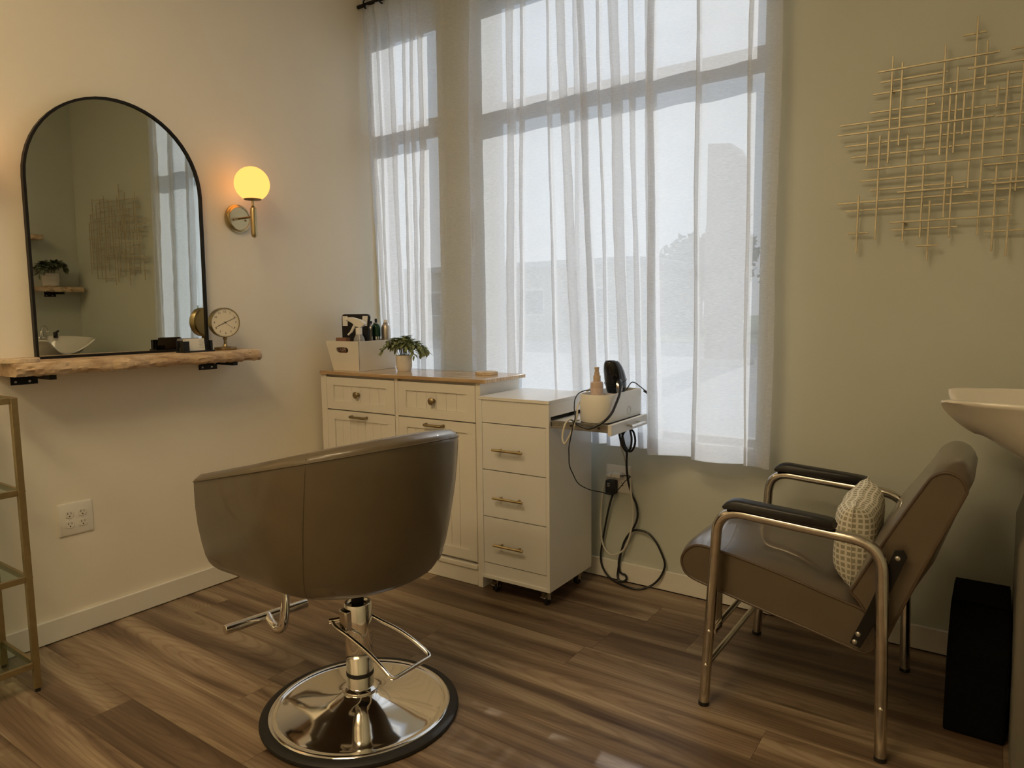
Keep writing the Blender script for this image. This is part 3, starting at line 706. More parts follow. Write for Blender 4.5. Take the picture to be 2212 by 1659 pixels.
# ------------------------------------------------------------------ rolling cart with pull-out side tray
def cart():
    ang = math.atan(0.017)
    t = thing('rolling_cart', 'white rolling drawer cart with brass bar handles and a pulled out side tray', 'cart', (1.066, -0.466, 0), ang)
    W, D, z0, z1 = 0.345, 0.362, 0.075, 0.862
    # carcass with a slot in the right side for the tray
    mk('carcass', merge(box(0, 0.015, 0, D, z0+.015, z1-.013), box(W-0.015, W, 0, D, z0+.015, 0.752), box(W-.015, W, 0, D, .797, z1-.013), box(W-.015, W, 0, .014, .752, .797), box(W-.015, W, D-.010, D, .752, .797), box(0.015, W-0.015, D-0.010, D, z0+.015, z1-.013), box(0.015, W-.015, 0.004, 0.02, 0.753, z1-.013), box(0.015, W-.015, 0.004, 0.02, z0+.015, .142), box(.015, W-.015, .02, D-.01, .735, .748)), WHITE, t, smooth=False)
    mk('base_board', box(0, W, -0.001, D, z0, z0+0.0148), WHITE, t, bevel=0.001)
    mk('top_board', box(-0.001, W+0.001, -0.002, D+0.001, z1-0.0128, z1), CARTG, t, bevel=0.001)
    for za, zb in ((0.553, 0.749), (0.350, 0.549), (0.1455, 0.346)):
        d = mk('drawer', merge(box(0.0165, W-0.0165, 0.001, 0.017, za, zb), box(0.03, W-.03, .017, D-.03, za+.02, za+.03), box(.03, .04, .017, D-.03, za+.02, zb-.03), box(W-.04, W-.03, .017, D-.03, za+.02, zb-.03)), WHITE, t, bevel=0.0007)
        zc = (za+zb)/2-0.007 if za > .5 else (za+zb)/2-0.010
        mk('handle', merge(cyl((0.083, -0.026, zc), (0.231, -0.026, zc), 0.0052, n=14), cyl((0.112, 0.001, zc), (0.112, -0.026, zc), 0.0042, n=12), cyl((0.202, 0.001, zc), (0.202, -0.026, zc), 0.0042, n=12)), BRASS, d)
    # tray
    X0, X1 = W-0.06, W+0.252
    mk('tray_board', box(W-0.014, X1, 0.028, 0.364, 0.766, 0.778), WHITE, t, bevel=0.0007)
    fp = mk('tray_front', box(X1, X1+0.015, 0.010, 0.402, 0.744, 0.786), WHITE, t, bevel=0.001)
    mk('handle', merge(cyl((X1+.040, 0.135, 0.767), (X1+.040, 0.262, 0.767), 0.0052, n=14), cyl((X1+.015, 0.155, .767), (X1+.040, 0.155, .767), .0042, n=12), cyl((X1+.015, 0.242, .767), (X1+.040, 0.242, .767), .0042, n=12)), CHROME2, fp)
    for yy in (0.0145, D-0.0235):
        s = mk('slide_rail', merge(box(W-.1, X1, yy, yy+.0105, .754, .761), box(W-.1, X1, yy, yy+.0105, .787-.010, .787-.003), box(W-.1, X1, yy+.004, yy+.0105, .761, .777)), STEEL, t, smooth=False)
        for k in range(4): mk('rivet', cyl((W+.03+.06*k, yy+.0005, .769), (W+.03+.06*k, yy+.005, .769), .0045, n=12), SLOT if k % 2 else STEEL, s)
    # casters
    for i, (cx, cy, br) in enumerate(((0.045, 0.05, 1), (W-0.045, 0.05, 1), (0.045, D-0.05, 0), (W-0.045, D-0.05, 0))):
        c = mk('caster', merge(lathe([(.016, .070), (.016, .0749)], 18, (cx, cy, 0)), box(cx-.014, cx-.011, cy-.014, cy+.012, .026, .071), box(cx+.011, cx+.014, cy-.014, cy+.012, .026, .071), box(cx-.014, cx+.014, cy-.012, cy+.012, .066, .071)), CHROME2, t, bevel=0.0008)
        mk('wheel', lathe_dir([(.006, -.0095), (.022, -.0095), (.0245, -.006), (.0245, .006), (.022, .0095), (.006, .0095)], (cx, cy+.004, .0245), (1, 0, 0), 28), RUBBER, c)
        mk('axle', merge(cyl((cx-.0155, cy+.004, .0245), (cx+.0155, cy+.004, .0245), .006, n=14)), CHROME2, c)
        if br: mk('brake_pedal', rot(box(cx-.012, cx+.012, cy-.036, cy-.008, .048, .053), 'X', .5, (cx, cy-.01, .05)), CHROME2, c, bevel=0.001)
cart()

# ------------------------------------------------------------------ hair-tool holder, dryer, bottle on the tray
HX, HY0, HY1, HZ, HT = 1.580, -0.432, -0.112, 0.778, 0.893
def holder():
    t = thing('hair_tool_holder', 'white oblong hair tool organiser on the pulled out tray', 'organiser', (HX, (HY0+HY1)/2, HZ), world=True)
    w = 0.066
    def plan(s, e=0.0):
        pts = [(HX+s*w, HY1-e), (HX-s*w, HY1-e)]
        pts = [(HX+(w-e), HY1-e), (HX-(w-e), HY1-e)]
        for i in range(17):
            a = pi+pi*i/16; pts.append((HX+(w-e)*cos(a), HY0+w*.75+(w-e)*.75*sin(a)))
        return pts
    def ring(e, z): return [(a, b, z) for a, b in plan(1, e)]
    mk('shell', loft([ring(0.004, HZ+.006), ring(.0, HZ+.012), ring(.0, HT-.003), ring(.002, HT), ring(.006, HT), ring(.008, HT-.003), ring(.008, HZ+.03)]), WPLAST, t, angle=40)
    mk('base_foot', loft([ring(.003, HZ), ring(.003, HZ+.007)]), BLACKP, t)
    # faint printed emblem on the side
    mk('emblem', tube([(HX+w+.0004, -0.23+.016*cos(a), .815+.016*sin(a)) for a in [2*pi*i/28 for i in range(28)]], .0005, 5, closed=True), CARDG, t)
    mk('divider', box(HX-w+.008, HX+w-.008, -0.315, -0.311, HZ+.03, HT-.004), WPLAST, t, smooth=False)
holder()
def dryer():
    t = thing('hair_dryer', 'black hair dryer standing nozzle up in the white organiser', 'hair dryer', (1.55, -0.175, 0.82), world=True); t.location = (1.576, -0.237, 0.827)
    # body: barrel seen end on, slightly tilted, wide rounded shell
    def ring(z, rx, ry, cy): return [(1.555+rx*cos(a), cy+ry*sin(a), z) for a in [2*pi*i/32 for i in range(32)]]
    rs = []
    for z, rx, ry, cy in ((.862, .030, .032, -.148), (.880, .036, .045, -.150), (.905, .040, .054, -.153), (.935, .041, .056, -.160), (.965, .039, .050, -.172), (.985, .035, .043, -.182), (1.000, .029, .036, -.190), (1.008, .022, .027, -.195), (1.010, .004, .005, -.196)):
        rs.append(ring(z, rx, ry, cy))
    mk('barrel', loft(rs), BLACKG, t, angle=60)
    mk('shell_seam', tube([(1.555+.0415*cos(a), -.158+.0560*sin(a), .922+.012*sin(a)) for a in [2*pi*i/40 for i in range(40)]], .0010, 6, closed=True), BLACKM, t)
    mk('grip', tube(smooth_path([(1.560, -.150, .89), (1.562, -.140, .86), (1.560, -.135, .80)], 5), .018, 14), BLACKG, t)
    mk('hinge_cap', loft([[(1.590+.006*k, -.205+.016*cos(a), .905+.026*sin(a)-.004*k) for a in [2*pi*i/20 for i in range(20)]] for k in range(3)]), CHROME2, t)
    mk('strain_relief', tube(smooth_path([(1.600, -.212, .930), (1.617, -.238, .920), (1.629, -.265, .898)], 5), [.009, .0088, .0086, .0082, .008, .0075, .007, .0066, .006, .0056, .005], 12), BLACKP, t)
dryer()
def mist_bottle():
    t = thing('mist_bottle', 'blush pink mist bottle with tan pump cap in the organiser', 'bottle', (1.572, -0.362, 0.80), world=True)
    c = (1.572, -0.362, 0)
    mk('bottle', lathe([(.0235, .80), (.0250, .803), (.0250, .930), (.0235, .937), (.013, .941)], 36, c), PINKB, t)
    mk('label_print', lathe([(.0252, .872), (.0252, .915)], 36, c, cap=False), PINKL, t)
    mk('collar', lathe([(.0145, .938), (.0145, .962), (.0135, .964)], 28, c), PINKC, t)
    mk('pump_cap', merge(lathe([(.0105, .963), (.0105, .975), (.0085, .977), (.008, .992)], 24, c), box(c[0]-.007, c[0]+.007, c[1]-.008, c[1]+.006, .988, .996)), PINKC, t)
PINKL = P('bottle_label', (0.64, 0.50, 0.43), 0.4, var=0.08, scale=120)
mist_bottle()

# ------------------------------------------------------------------ cords and plugs
def cord(name, label, pts, r, mat, k=6, cat='cord'):
    c = smooth_path(pts, k); me = mk(name, tube(c, r, 8), mat)
    return tag(me, label, cat, None)
cord('dryer_cord', 'thick black dryer cord looping below the organiser', [(1.655, -.327, .905), (1.659, -.345, .885), (1.660, -.375, .855), (1.660, -.41, .825), (1.650, -0.449, 0.800), (1.62, -0.468, 0.780), (1.597, -0.475, 0.772), (1.571, -0.48, 0.777), (1.547, -0.48, 0.787), (1.520, -0.455, 0.788), (1.500, -0.40, 0.784)], .0052, BLACKP)
cord('power_cord', 'long black power cord hanging in loops to the floor beside the cart', [(1.475, -0.03, 0.397), (1.457, -0.026, 0.342), (1.439, -0.024, 0.262), (1.421, -0.022, 0.17), (1.412, -0.022, 0.099), (1.424, -0.026, 0.051), (1.462, -0.03, 0.012), (1.523, -0.056, 0.0055), (1.579, -0.072, 0.0055), (1.627, -0.062, 0.0055), (1.665, -0.034, 0.02), (1.701, -0.03, 0.059), (1.718, -0.022, 0.1), (1.72, -0.022, 0.135), (1.696, -0.022, 0.19), (1.675, -0.022, 0.221), (1.644, -0.022, 0.248), (1.607, -0.022, 0.254), (1.575, -0.022, 0.249), (1.554, -0.022, 0.23), (1.532, -0.022, 0.195), (1.519, -0.022, 0.157), (1.508, -0.022, 0.103), (1.5, -0.022, 0.055), (1.498, -0.024, 0.025), (1.509, -0.030, 0.008), (1.528, -0.030, 0.007), (1.542, -0.024, 0.02), (1.536, -0.022, 0.036), (1.517, -0.022, 0.040), (1.51, -0.03, 0.054), (1.507, -0.03, 0.095), (1.517, -0.03, 0.138), (1.536, -0.03, 0.193), (1.563, -0.03, 0.238), (1.587, -0.03, 0.283), (1.595, -0.026, 0.323), (1.587, -0.026, 0.372), (1.567, -0.03, 0.415), (1.555, -0.04, 0.471), (1.557, -0.06, 0.539), (1.577, -0.1, 0.612)], .0048, BLACKP, 5)
cord('power_cord', 'coiled end of black cord hanging from the tray edge', [(1.577, -0.1, 0.612), (1.572, -0.13, 0.641), (1.56, -0.13, 0.673), (1.556, -0.13, 0.702), (1.567, -0.13, 0.7), (1.574, -0.13, 0.675), (1.583, -0.13, 0.645), (1.603, -0.13, 0.624), (1.62, -0.13, 0.637), (1.629, -0.13, 0.671), (1.621, -0.13, 0.708), (1.604, -0.13, 0.719), (1.584, -0.136, 0.709), (1.572, -0.138, 0.679), (1.579, -0.138, 0.647), (1.6, -0.138, 0.627), (1.613, -0.138, 0.648), (1.616, -0.138, 0.684), (1.61, -0.138, 0.715), (1.605, -0.138, 0.762)], .0045, BLACKP, 5)
cord('charging_cable', 'thin black cable drooping from the tray to the black charger plug', [(1.545, -0.33, 0.885), (1.532, -0.35, 0.902), (1.510, -0.385, 0.895), (1.508, -0.42, 0.875), (1.525, -0.458, 0.844), (1.538, -0.474, 0.815), (1.541, -0.484, 0.797), (1.539, -0.492, 0.784), (1.534, -0.492, 0.758), (1.526, -0.49, 0.727), (1.515, -0.482, 0.694), (1.508, -0.47, 0.655), (1.498, -0.45, 0.614), (1.495, -0.42, 0.576), (1.483, -0.35, 0.516), (1.465, -0.22, 0.46), (1.457, -0.1, 0.422), (1.475, -0.055, 0.404), (1.512, -0.052, 0.43), (1.543, -0.048, 0.47), (1.566, -0.042, 0.492), (1.546, -0.036, 0.494), (1.512, -0.03, 0.487)], .0022, BLACKP, 6)
cord('white_cable', 'white cable looping down from the outlet to the skirting', [(1.452, -.034, .486), (1.444, -0.03, 0.47), (1.425, -0.03, 0.4), (1.416, -0.03, 0.303), (1.416, -0.03, 0.231), (1.428, -0.03, 0.157), (1.459, -0.034, 0.124), (1.487, -0.034, 0.125), (1.52, -0.036, 0.144), (1.547, -0.036, 0.18), (1.568, -0.036, 0.25), (1.578, -0.036, 0.322), (1.57, -0.036, 0.401), (1.556, -0.034, 0.479), (1.55, -0.044, 0.535), (1.551, -0.07, 0.583), (1.550, -0.09, 0.616), (1.555, -0.115, 0.652), (1.560, -0.14, 0.762)], .0036, CORDW)
cord('white_cable', 'white cable loop hanging off the side tray above the cart', [(1.545, -0.26, 0.90), (1.520, -0.30, 0.906), (1.506, -0.34, 0.885), (1.51, -0.38, 0.862), (1.522, -0.425, 0.848), (1.536, -0.458, 0.812), (1.541, -0.482, 0.786), (1.526, -0.49, 0.745), (1.503, -0.49, 0.708), (1.494, -0.49, 0.714), (1.491, -0.49, 0.737), (1.5, -0.485, 0.781), (1.502, -0.455, 0.796), (1.500, -0.425, 0.788), (1.502, -0.38, 0.783)], .0040, CORDW)
cord('usb_cable', 'short black cable with plug end poking out of the organiser', [(1.590, -.135, .885), (1.600, -.115, .912), (1.612, -.105, .914), (1.634, -.098, .898), (1.650, -.092, .884)], .0022, BLACKP)
up = mk('usb_plug', rot(box(1.650, 1.672, -.097, -.087, .877, .887), 'Y', 0.55, (1.650, -.092, .883)), BLACKP, bevel=0.001); tag(up, 'small black plug on the cable end beside the dryer', 'plug')
pl = thing('charger_plug', 'black charger block plugged into the window wall outlet', 'plug', (1.468, -.0085, .43), world=True)
mk('block', box(1.4445, 1.4905, -.045, -.0088, .402, .462), BLACKP, pl, bevel=0.004)
mk('port', merge(box(1.455, 1.468, -.0455, -.0445, .446, .452), box(1.455, 1.468, -.0455, -.0445, .436, .442)), STEEL, pl, smooth=False)
pl = thing('plug_adapter', 'white plug adapter in the upper sockets of the window wall outlet', 'plug', (1.49, -.0085, .486), world=True)
mk('block', box(1.468, 1.510, -.032, -.0088, .475, .497), WPLAST, pl, bevel=0.003)
mk('prong_head', merge(box(1.450, 1.469, -.038, -.0088, .478, .494)), WPLAST, pl, bevel=0.003)

# ------------------------------------------------------------------ things on the butcher-block top
TZ = 0.9272
def tool_bin():
    x0, x1, y0, y1, h, fl, w = 0.075, 0.262, -0.388, -0.135, 0.150, 0.024, 0.007
    t = thing('storage_bin', 'flared white wooden bin with an oval hand hole on the cabinet', 'bin', ((x0+x1)/2, (y0+y1)/2, TZ), world=True)
    def R4(e, z): return [(x0-e, y0-e, z), (x1+e, y0-e, z), (x1+e, y1+e*.5, z), (x0-e, y1+e*.5, z)]
    z0, z1 = TZ, TZ+h
    # three plain walls + floor
    def wall(i, j):
        a0, a1 = R4(0, z0), R4(fl, z1); b0, b1 = R4(-w, z0), R4(fl-w, z1)
        V = [a0[i], a0[j], a1[j], a1[i], b0[i], b0[j], b1[j], b1[i]]
        return V, [(0, 1, 2, 3), (7, 6, 5, 4), (0, 4, 5, 1), (1, 5, 6, 2), (2, 6, 7, 3), (3, 7, 4, 0)]
    mk('side_panel', wall(1, 2), WHITEC, t, bevel=0.001); mk('side_panel', wall(3, 0), WHITEC, t, bevel=0.001); mk('back_panel', wall(2, 3), WHITEC, t, bevel=0.001)
    mk('floor_panel', box(x0-.001, x1+.001, y0-.001, y1+.001, z0+.001, z0+.007), WHITEC, t, smooth=False)
    # front wall with oval hand hole: grid in (u across, v up) with a hole loop bridged to the outline
    def S(u, v, dep):
        e = fl*v; X0, X1 = x0-e, x1+e
        return (X0+(X1-X0)*u, y0-e+dep, z0+h*v)
    N = 40; hole = []; outer = []
    cu, cv, hw, hh = 0.47, 0.70, 0.20, 0.095
    for i in range(N):
        a = 2*pi*i/N+pi/4*0
        c_, s_ = cos(a), sin(a)
        hx = (abs(c_)**0.45)*(1 if c_ > 0 else -1)*hw; hy = (abs(s_)**0.9)*(1 if s_ > 0 else -1)*hh
        hole.append((cu+hx, cv+hy))
        k = min((( (1-cu) if c_ > 0 else cu)/abs(c_)) if abs(c_) > 1e-6 else 1e9, (((1-cv) if s_ > 0 else cv)/abs(s_)) if abs(s_) > 1e-6 else 1e9)
        outer.append([cu+k*c_, cv+k*s_])
    for tu, tv in ((1, 1), (0, 1), (0, 0), (1, 0)):
        b = min(range(N), key=lambda i: (outer[i][0]-tu)**2+(outer[i][1]-tv)**2); outer[b] = [tu, tv]
    V = []; F = []
    for dep in (0, w): V += [S(u, v, dep) for u, v in outer]; V += [S(u, v, dep) for u, v in hole]
    for i in range(N):
        j = (i+1) % N
        F += [(i, j, N+j, N+i), (2*N+i, 3*N+i, 3*N+j, 2*N+j), (N+i, N+j, 3*N+j, 3*N+i), (i, 2*N+i, 2*N+j, j)]
    mk('front_panel', (V, F), WHITEC, t, angle=30)
    # contents
    b = thing('product_box', 'brown carton with white lettering inside the flared bin', 'box', (0.10, -0.355, TZ+.008), world=True)
    mk('carton', box(0.082, 0.158, -0.374, -0.345, TZ+.008, TZ+.165), BROWNB, b, bevel=0.001)
    text_mesh('lettering', 'OUAI', 0.026, WINK, b, Matrix.Translation((0.128, -0.3747, TZ+.106)) @ Matrix.Rotation(pi/2, 4, 'X'))
    sb = thing('spray_bottle', 'white trigger spray bottle with clear ribbed body in the bin', 'spray bottle', (0.212, -0.350, TZ+.008), world=True)
    c = (0.231, -0.352, TZ)
    prof = [(.022, .008), (.025, .012), (.026, .10), (.029, .140), (.025, .162), (.0165, .180), (.0145, .188)]
    g = lathe(prof, 48, c)
    V = [(p[0]+(p[0]-c[0])*.05*cos(12*math.atan2(p[1]-c[1], p[0]-c[0])), p[1]+(p[1]-c[1])*.05*cos(12*math.atan2(p[1]-c[1], p[0]-c[0])), p[2]) for p in g[0]]
    mk('bottle', (V, g[1]), CLEARS, sb, angle=60)
    mk('collar', lathe([(.0165, .182), (.0165, .212), (.015, .216)], 28, c), WPLAST, sb)
    A = Matrix.Translation(c) @ Matrix.Rotation(radians(200), 4, 'Z')
    mk('trigger_head', xf(merge(loft([[(x, y*wd, z) for y, z in ((-1, zb), (1, zb), (1, zt), (-1, zt))] for x, wd, zb, zt in ((-.035, .010, .232, .240), (-.012, .013, .214, .255), (.012, .013, .222, .262), (.035, .010, .240, .268), (.058, .008, .250, .268))])), A), WPLAST, sb, bevel=0.002)
    mk('nozzle', xf(lathe_dir([(.008, 0), (.009, .004), (.009, .012), (.003, .014)], (.056, 0, .259), (1, 0, -.05), 16), A), WPLAST, sb)
    mk('trigger', xf(tube(smooth_path([(.022, 0, .228), (.030, 0, .215), (.042, 0, .196), (.060, 0, .180)], 4), [.008]*5+[.007]*4+[.005]*4, 10), A), WPLAST, sb)
    for lab, cx, cy, hgt, r, m1, cap in (('silver aerosol can with black nozzle behind the green can', 0.123, -0.170, .225, .0225, SILVER, 'b'), ('dark green aerosol can with chrome foot band in the bin', 0.183, -0.188, .232, .0235, GREENC, 'n'), ('silver aerosol can with white cap at the window side of the bin', 0.232, -0.166, .232, .0235, SILVER, 'w')):
        k = thing('aerosol_can', lab, 'can', (cx, cy, TZ+.008), group='aerosol cans in the bin', world=True); c = (cx, cy, TZ)
        top = hgt
        mk('can', lathe([(r*.9, .008), (r, .012), (r, top-.032), (r*.93, top-.016), (r*.75, top-.004), (r*.55, top)], 36, c), m1, k)
        mk('neck', lathe([(r*.58, top-.002), (r*.6, top+.003), (r*.52, top+.006)], 28, c), STEEL, k)
        if cap == 'b': mk('nozzle_cap', lathe([(.010, top+.004), (.010, top+.018), (.008, top+.020)], 22, c), BLACKP, k)
        if cap == 'n': mk('nozzle_cap', lathe([(.0065, top+.004), (.0065, top+.024), (.005, top+.026)], 20, c), BLACKP, k)
        if cap == 'w': mk('nozzle_cap', lathe([(.011, top+.004), (.010, top+.014), (.007, top+.020)], 22, c), WPLAST, k)
        if cap == 'n': mk('chrome_band', lathe([(r*1.012, .10), (r*1.012, .165)], 36, c, cap=False), CHROME, k)
    # black and white panel case leaning in the bin
    q = thing('palette_case', 'black framed case with white corner squares leaning in the bin', 'case', (0.160, -0.310, TZ+.008), world=True)
    def Lx(g): return rot(g, 'X', radians(-4), (0.160, -0.310, TZ+.008))
    zt = TZ+.008
    def Q(x, z): return (.147+x*(.080+.022*z/.275), zt+z)      # flares towards the top
    cs = [Q(a/.1125, b+.1375) for a, b in rrect(.225, .275, .020)]
    mk('case', Lx(prism(cs, -0.316, -0.304, 'y')), BLACKM, q, bevel=0.001)
    for a, b, c0, d in ((-.92, -.55, .215, .265), (.55, .92, .215, .265), (-.90, -.55, .06, .145)):
        mk('white_square', Lx(prism([Q(a, c0), Q(b, c0), Q(b, d), Q(a, d)], -0.3175, -0.3158, 'y')), WPLAST, q, smooth=False)
    bb = thing('product_bottle', 'black bottle standing behind the clear spray bottle', 'bottle', (0.14, -0.265, TZ+.008), world=True)
    mk('bottle', lathe([(.024, .008), (.026, .012), (.026, .175), (.020, .188), (.011, .195)], 32, (0.140, -0.262, TZ)), BLACKG, bb); mk('cap', lathe([(.0125, .195), (.0125, .222), (.011, .224)], 24, (0.140, -0.262, TZ)), BLACKG, bb)
CLEARS = P('clear_ribbed', (0.75, 0.74, 0.72), 0.15, var=0.05); CLEARS.node_tree.nodes['Principled BSDF'].inputs['Transmission Weight'].default_value = 0.6
tool_bin()

def leaf_geo(base, d, ln, wd, curl, up):
    d = Vector(d).normalized(); s = d.cross(Vector(up)); s = s.normalized() if s.length > 1e-4 else d.orthogonal().normalized(); n = s.cross(d)
    b = Vector(base); V = []
    for t, w in ((0, .08), (.25, .8), (.5, 1.0), (.75, .7), (1, .04)):
        c = b+d*(ln*t)+n*(-curl*ln*t*t); V += [tuple(c-s*(w*wd/2)+n*(.12*w*wd)), tuple(c), tuple(c+s*(w*wd/2)+n*(.12*w*wd))]
    F = []
    for k in range(4):
        for j in range(2): F.append((3*k+j, 3*k+j+1, 3*k+3+j+1, 3*k+3+j))
    return V, F
def plant(label, x, y, z, pr, ph, nst, hgt, spread, seed, leafmat, ribbed=False, lw=.018):
    rr = random.Random(seed)
    t = thing('potted_plant', label, 'plant', (x, y, z), world=True)
    if ribbed:
        prof = [(pr*.72, 0), (pr*.8, .004)]
        for i in range(9): prof += [(pr*(1.0-.08*abs(i-4)/4), .008+i*ph/9.5), (pr*(.95-.08*abs(i-4)/4), .008+(i+.5)*ph/9.5)]
        prof += [(pr*.9, ph), (pr*.8, ph), (pr*.8, ph*.85)]
    else: prof = [(pr*.80, 0), (pr*.86, .006), (pr, .022), (pr, ph), (pr*.92, ph), (pr*.92, ph*.85)]
    mk('pot', lathe(prof, 40, (x, y, z)), POTW, t)
    mk('soil', lathe([(pr*.9, ph*.84), (pr*.9, ph*.86)], 30, (x, y, z)), STEM, t)
    for i in range(nst):
        a = 2*pi*i/nst+rr.uniform(-.3, .3); e = rr.uniform(.25, 1.0); h = hgt*rr.uniform(.6, 1.05)*(1.2-.5*e); s = spread*e
        p0 = (x+.3*pr*cos(a), y+.3*pr*sin(a), z+ph*.8); droop = (.35 if i % 4 else .95)*hgt*e*e
        p = smooth_path([p0, (x+s*.45*cos(a), y+s*.45*sin(a), z+ph+h*.65), (x+s*.8*cos(a), y+s*.8*sin(a), z+ph+h*.85-droop*.35), (x+s*cos(a), y+s*sin(a), z+ph+h*.8-droop)], 5)
        st = mk('stem', tube(p, .0013, 5), STEM, t)
        for k in range(3, len(p)):
            for sgn in ((-1, 1) if k < len(p)-1 else (0,)):
                tan = (p[k]-p[k-1]).normalized(); side = tan.cross(Vector((0, 0, 1))); side = side.normalized() if side.length > 1e-3 else Vector((1, 0, 0))
                d = tan*.6+side*sgn*rr.uniform(.6, 1.0)+Vector((rr.uniform(-.3, .3), rr.uniform(-.3, .3), rr.uniform(-.35, .4)))
                ln = rr.uniform(1.5, 2.2)*lw
                if p[k].z-z < .01: continue
                mk('leaf', leaf_geo(p[k], d, ln, lw*rr.uniform(.75, 1.05), rr.uniform(.1, .35), (rr.uniform(-.3, .3), rr.uniform(-.3, .3), 1)), leafmat, st)
    return t
plant('leafy green plant in a small white pot on the butcher block', 0.430, -0.245, TZ, 0.040, 0.078, 28, 0.112, 0.120, 14, LEAFG, lw=.0165)

# ------------------------------------------------------------------ salon chair
def salon_chair():
    cx, cy = 1.2986, -1.3826; th = math.atan2(0.166, -0.986)
    t = thing('salon_chair', 'taupe leather barrel salon chair on a round chrome hydraulic base', 'chair', (cx, cy, 0), th)
    # base
    mk('rubber_ring', lathe([(.262, .001), (.296, .001), (.299, .006), (.298, .013), (.292, .018), (.270, .020), (.262, .017)], 96), RUBBER, t)
    mk('base_disc', lathe([(.263, .010), (.272, .0205), (.268, .0235), (.262, .0245), (.256, .0225), (.251, .0195), (.246, .0195), (.235, .0215), (.20, .0255), (.15, .0330), (.11, .042), (.08, .052), (.062, .061), (.052, .069)], 96, cap=False), CHROME, t, angle=60)
    mk('collar', lathe([(.050, .064), (.054, .067), (.055, .072), (.054, .078), (.048, .082), (.043, .084)], 48), CHROME, t)
    mk('lower_sleeve', lathe([(.041, .078), (.041, .118)], 48), CHROME, t)
    mk('seal_ring', lathe([(.0385, .117), (.0415, .119), (.0415, .129), (.0385, .131)], 48), RUBBER, t)
    mk('pump_sleeve', lathe([(.040, .130), (.041, .132), (.041, .343), (.039, .346), (.032, .346), (.031, .338)], 48), CHROME, t)
    mk('piston', lathe([(.018, .33), (.018, .40), (.030, .402), (.030, .42)], 32), BLACKM, t)
    mk('pump_housing', rot(box(-.020, .020, .030, .056, .27, .335), 'Z', radians(0)), CHROME2, t, bevel=0.006)
    # world-offset -> local
    Rm = Matrix.Rotation(-th, 4, 'Z')
    def W(p): return Rm @ Vector(p)
    L1 = [W(p) for p in ((-.066, -.045, .283), (-.03, -.060, .279), (.02, -.062, .268), (.07, -.062, .252), (.12, -.063, .234), (.175, -.066, .208))]
    L2 = [W(p) for p in ((.212, -.060, .188), (.218, .070, .194))]
    L3 = [W(p) for p in ((.190, .083, .213), (.14, .075, .240), (.095, .062, .262), (.055, .045, .280), (.018, .032, .296))]
    corner1 = W((.207, -.068, .190)); corner2 = W((.219, .083, .198))
    path = smooth_path(L1, 4)+fillet([L1[-1], corner1, corner2, L3[0]], .02, 5)[1:-1]+smooth_path(L3, 4)
    lv = mk('pump_lever', tube(path, .0062, 12), CHROME, t)
    mk('lever_pivot', cyl(W((-.074, -.048, .283)), W((-.02, -.005, .292)), .0085, n=16), CHROME2, lv)
    # footrest
    a, b = W((-.533, -.112, .160)), W((-.480, .186, .160))
    fr = mk('foot_bar', cyl(a, b, .0165, n=24), CHROME, t, bevel=0.002)
    mid = (a+b)/2
    mk('foot_stem', tube(smooth_path([mid+Vector((0, 0, .004)), (mid.x-.035, mid.y, .142), (mid.x-.075, mid.y, .134), (mid.x-.110, mid.y, .155), (mid.x-.130, mid.y, .205), (mid.x-.140, mid.y, .28), (mid.x-.155, mid.y, .43)], 6), .0150, 16), CHROME, fr)
    # shell: U-shaped wall lofted along the plan path
    def plan(s, a, b, f):
        """s 0..1 from left arm front round the back to right arm front"""
        La = f; Le = pi*0.5*(a+b)*1.0; tot = 2*La+Le; d = s*tot
        if d < La: return Vector((f-d, a)), Vector((0, 1))
        if d > La+Le: return Vector((d-La-Le, -a)), Vector((0, -1))
        ang = pi*(d-La)/Le
        p = Vector((-b*sin(ang), a*cos(ang))); n = Vector((-sin(ang)/b, cos(ang)/a)).normalized()
        return p, n
    def ztop(f): return 0.727+(0.36-f)*0.232
    def zbot(f): return 0.462-0.040*max(0.0, min(1.0, (f+0.05)/0.42))**1.2
    NS = 72; rings = []; rim_o = []; rim_i = []
    for i in range(NS+1):
        s = i/NS
        pt, nt_ = plan(s, .325, .300, .363); pb, nb = plan(s, .272, .236, .418)
        zt = ztop(pt.x); zb = zbot(pb.x)
        ring = []
        def at(v, inset):
            p = pb.lerp(pt, v); n = nb.lerp(nt_, v); bul = .012*sin(pi*min(1, v))
            q = p+n*(bul-inset); z = zb+(zt-zb)*v; return (q.x, q.y, z)
        for v in (0.0, .06, .15, .3, .5, .7, .85, .94): ring.append(at(v, .012*(1-v/.15)**2 if v < .15 else 0))
        zc = at(1, 0)
        ring += [at(.985, .001), at(1.0, .007)]
        rim_o.append(at(.968, -.0006))
        ring += [tuple(Vector(at(1.0, .022))+Vector((0, 0, .010))), tuple(Vector(at(1.0, .045))+Vector((0, 0, .009))), at(.985, .060)]
        rim_i.append(at(.97, .0625))
        for v in (.9, .7, .5, .3, .12): ring.append(at(v, .064))
        rings.append(ring)
    mk('shell', loft(rings), LEATH, t, angle=50)
    mk('top_piping', tube(rim_o, .0022, 6), LEATH_S, t)
    mk('inner_piping', tube(rim_i, .0022, 6), LEATH_S, t)
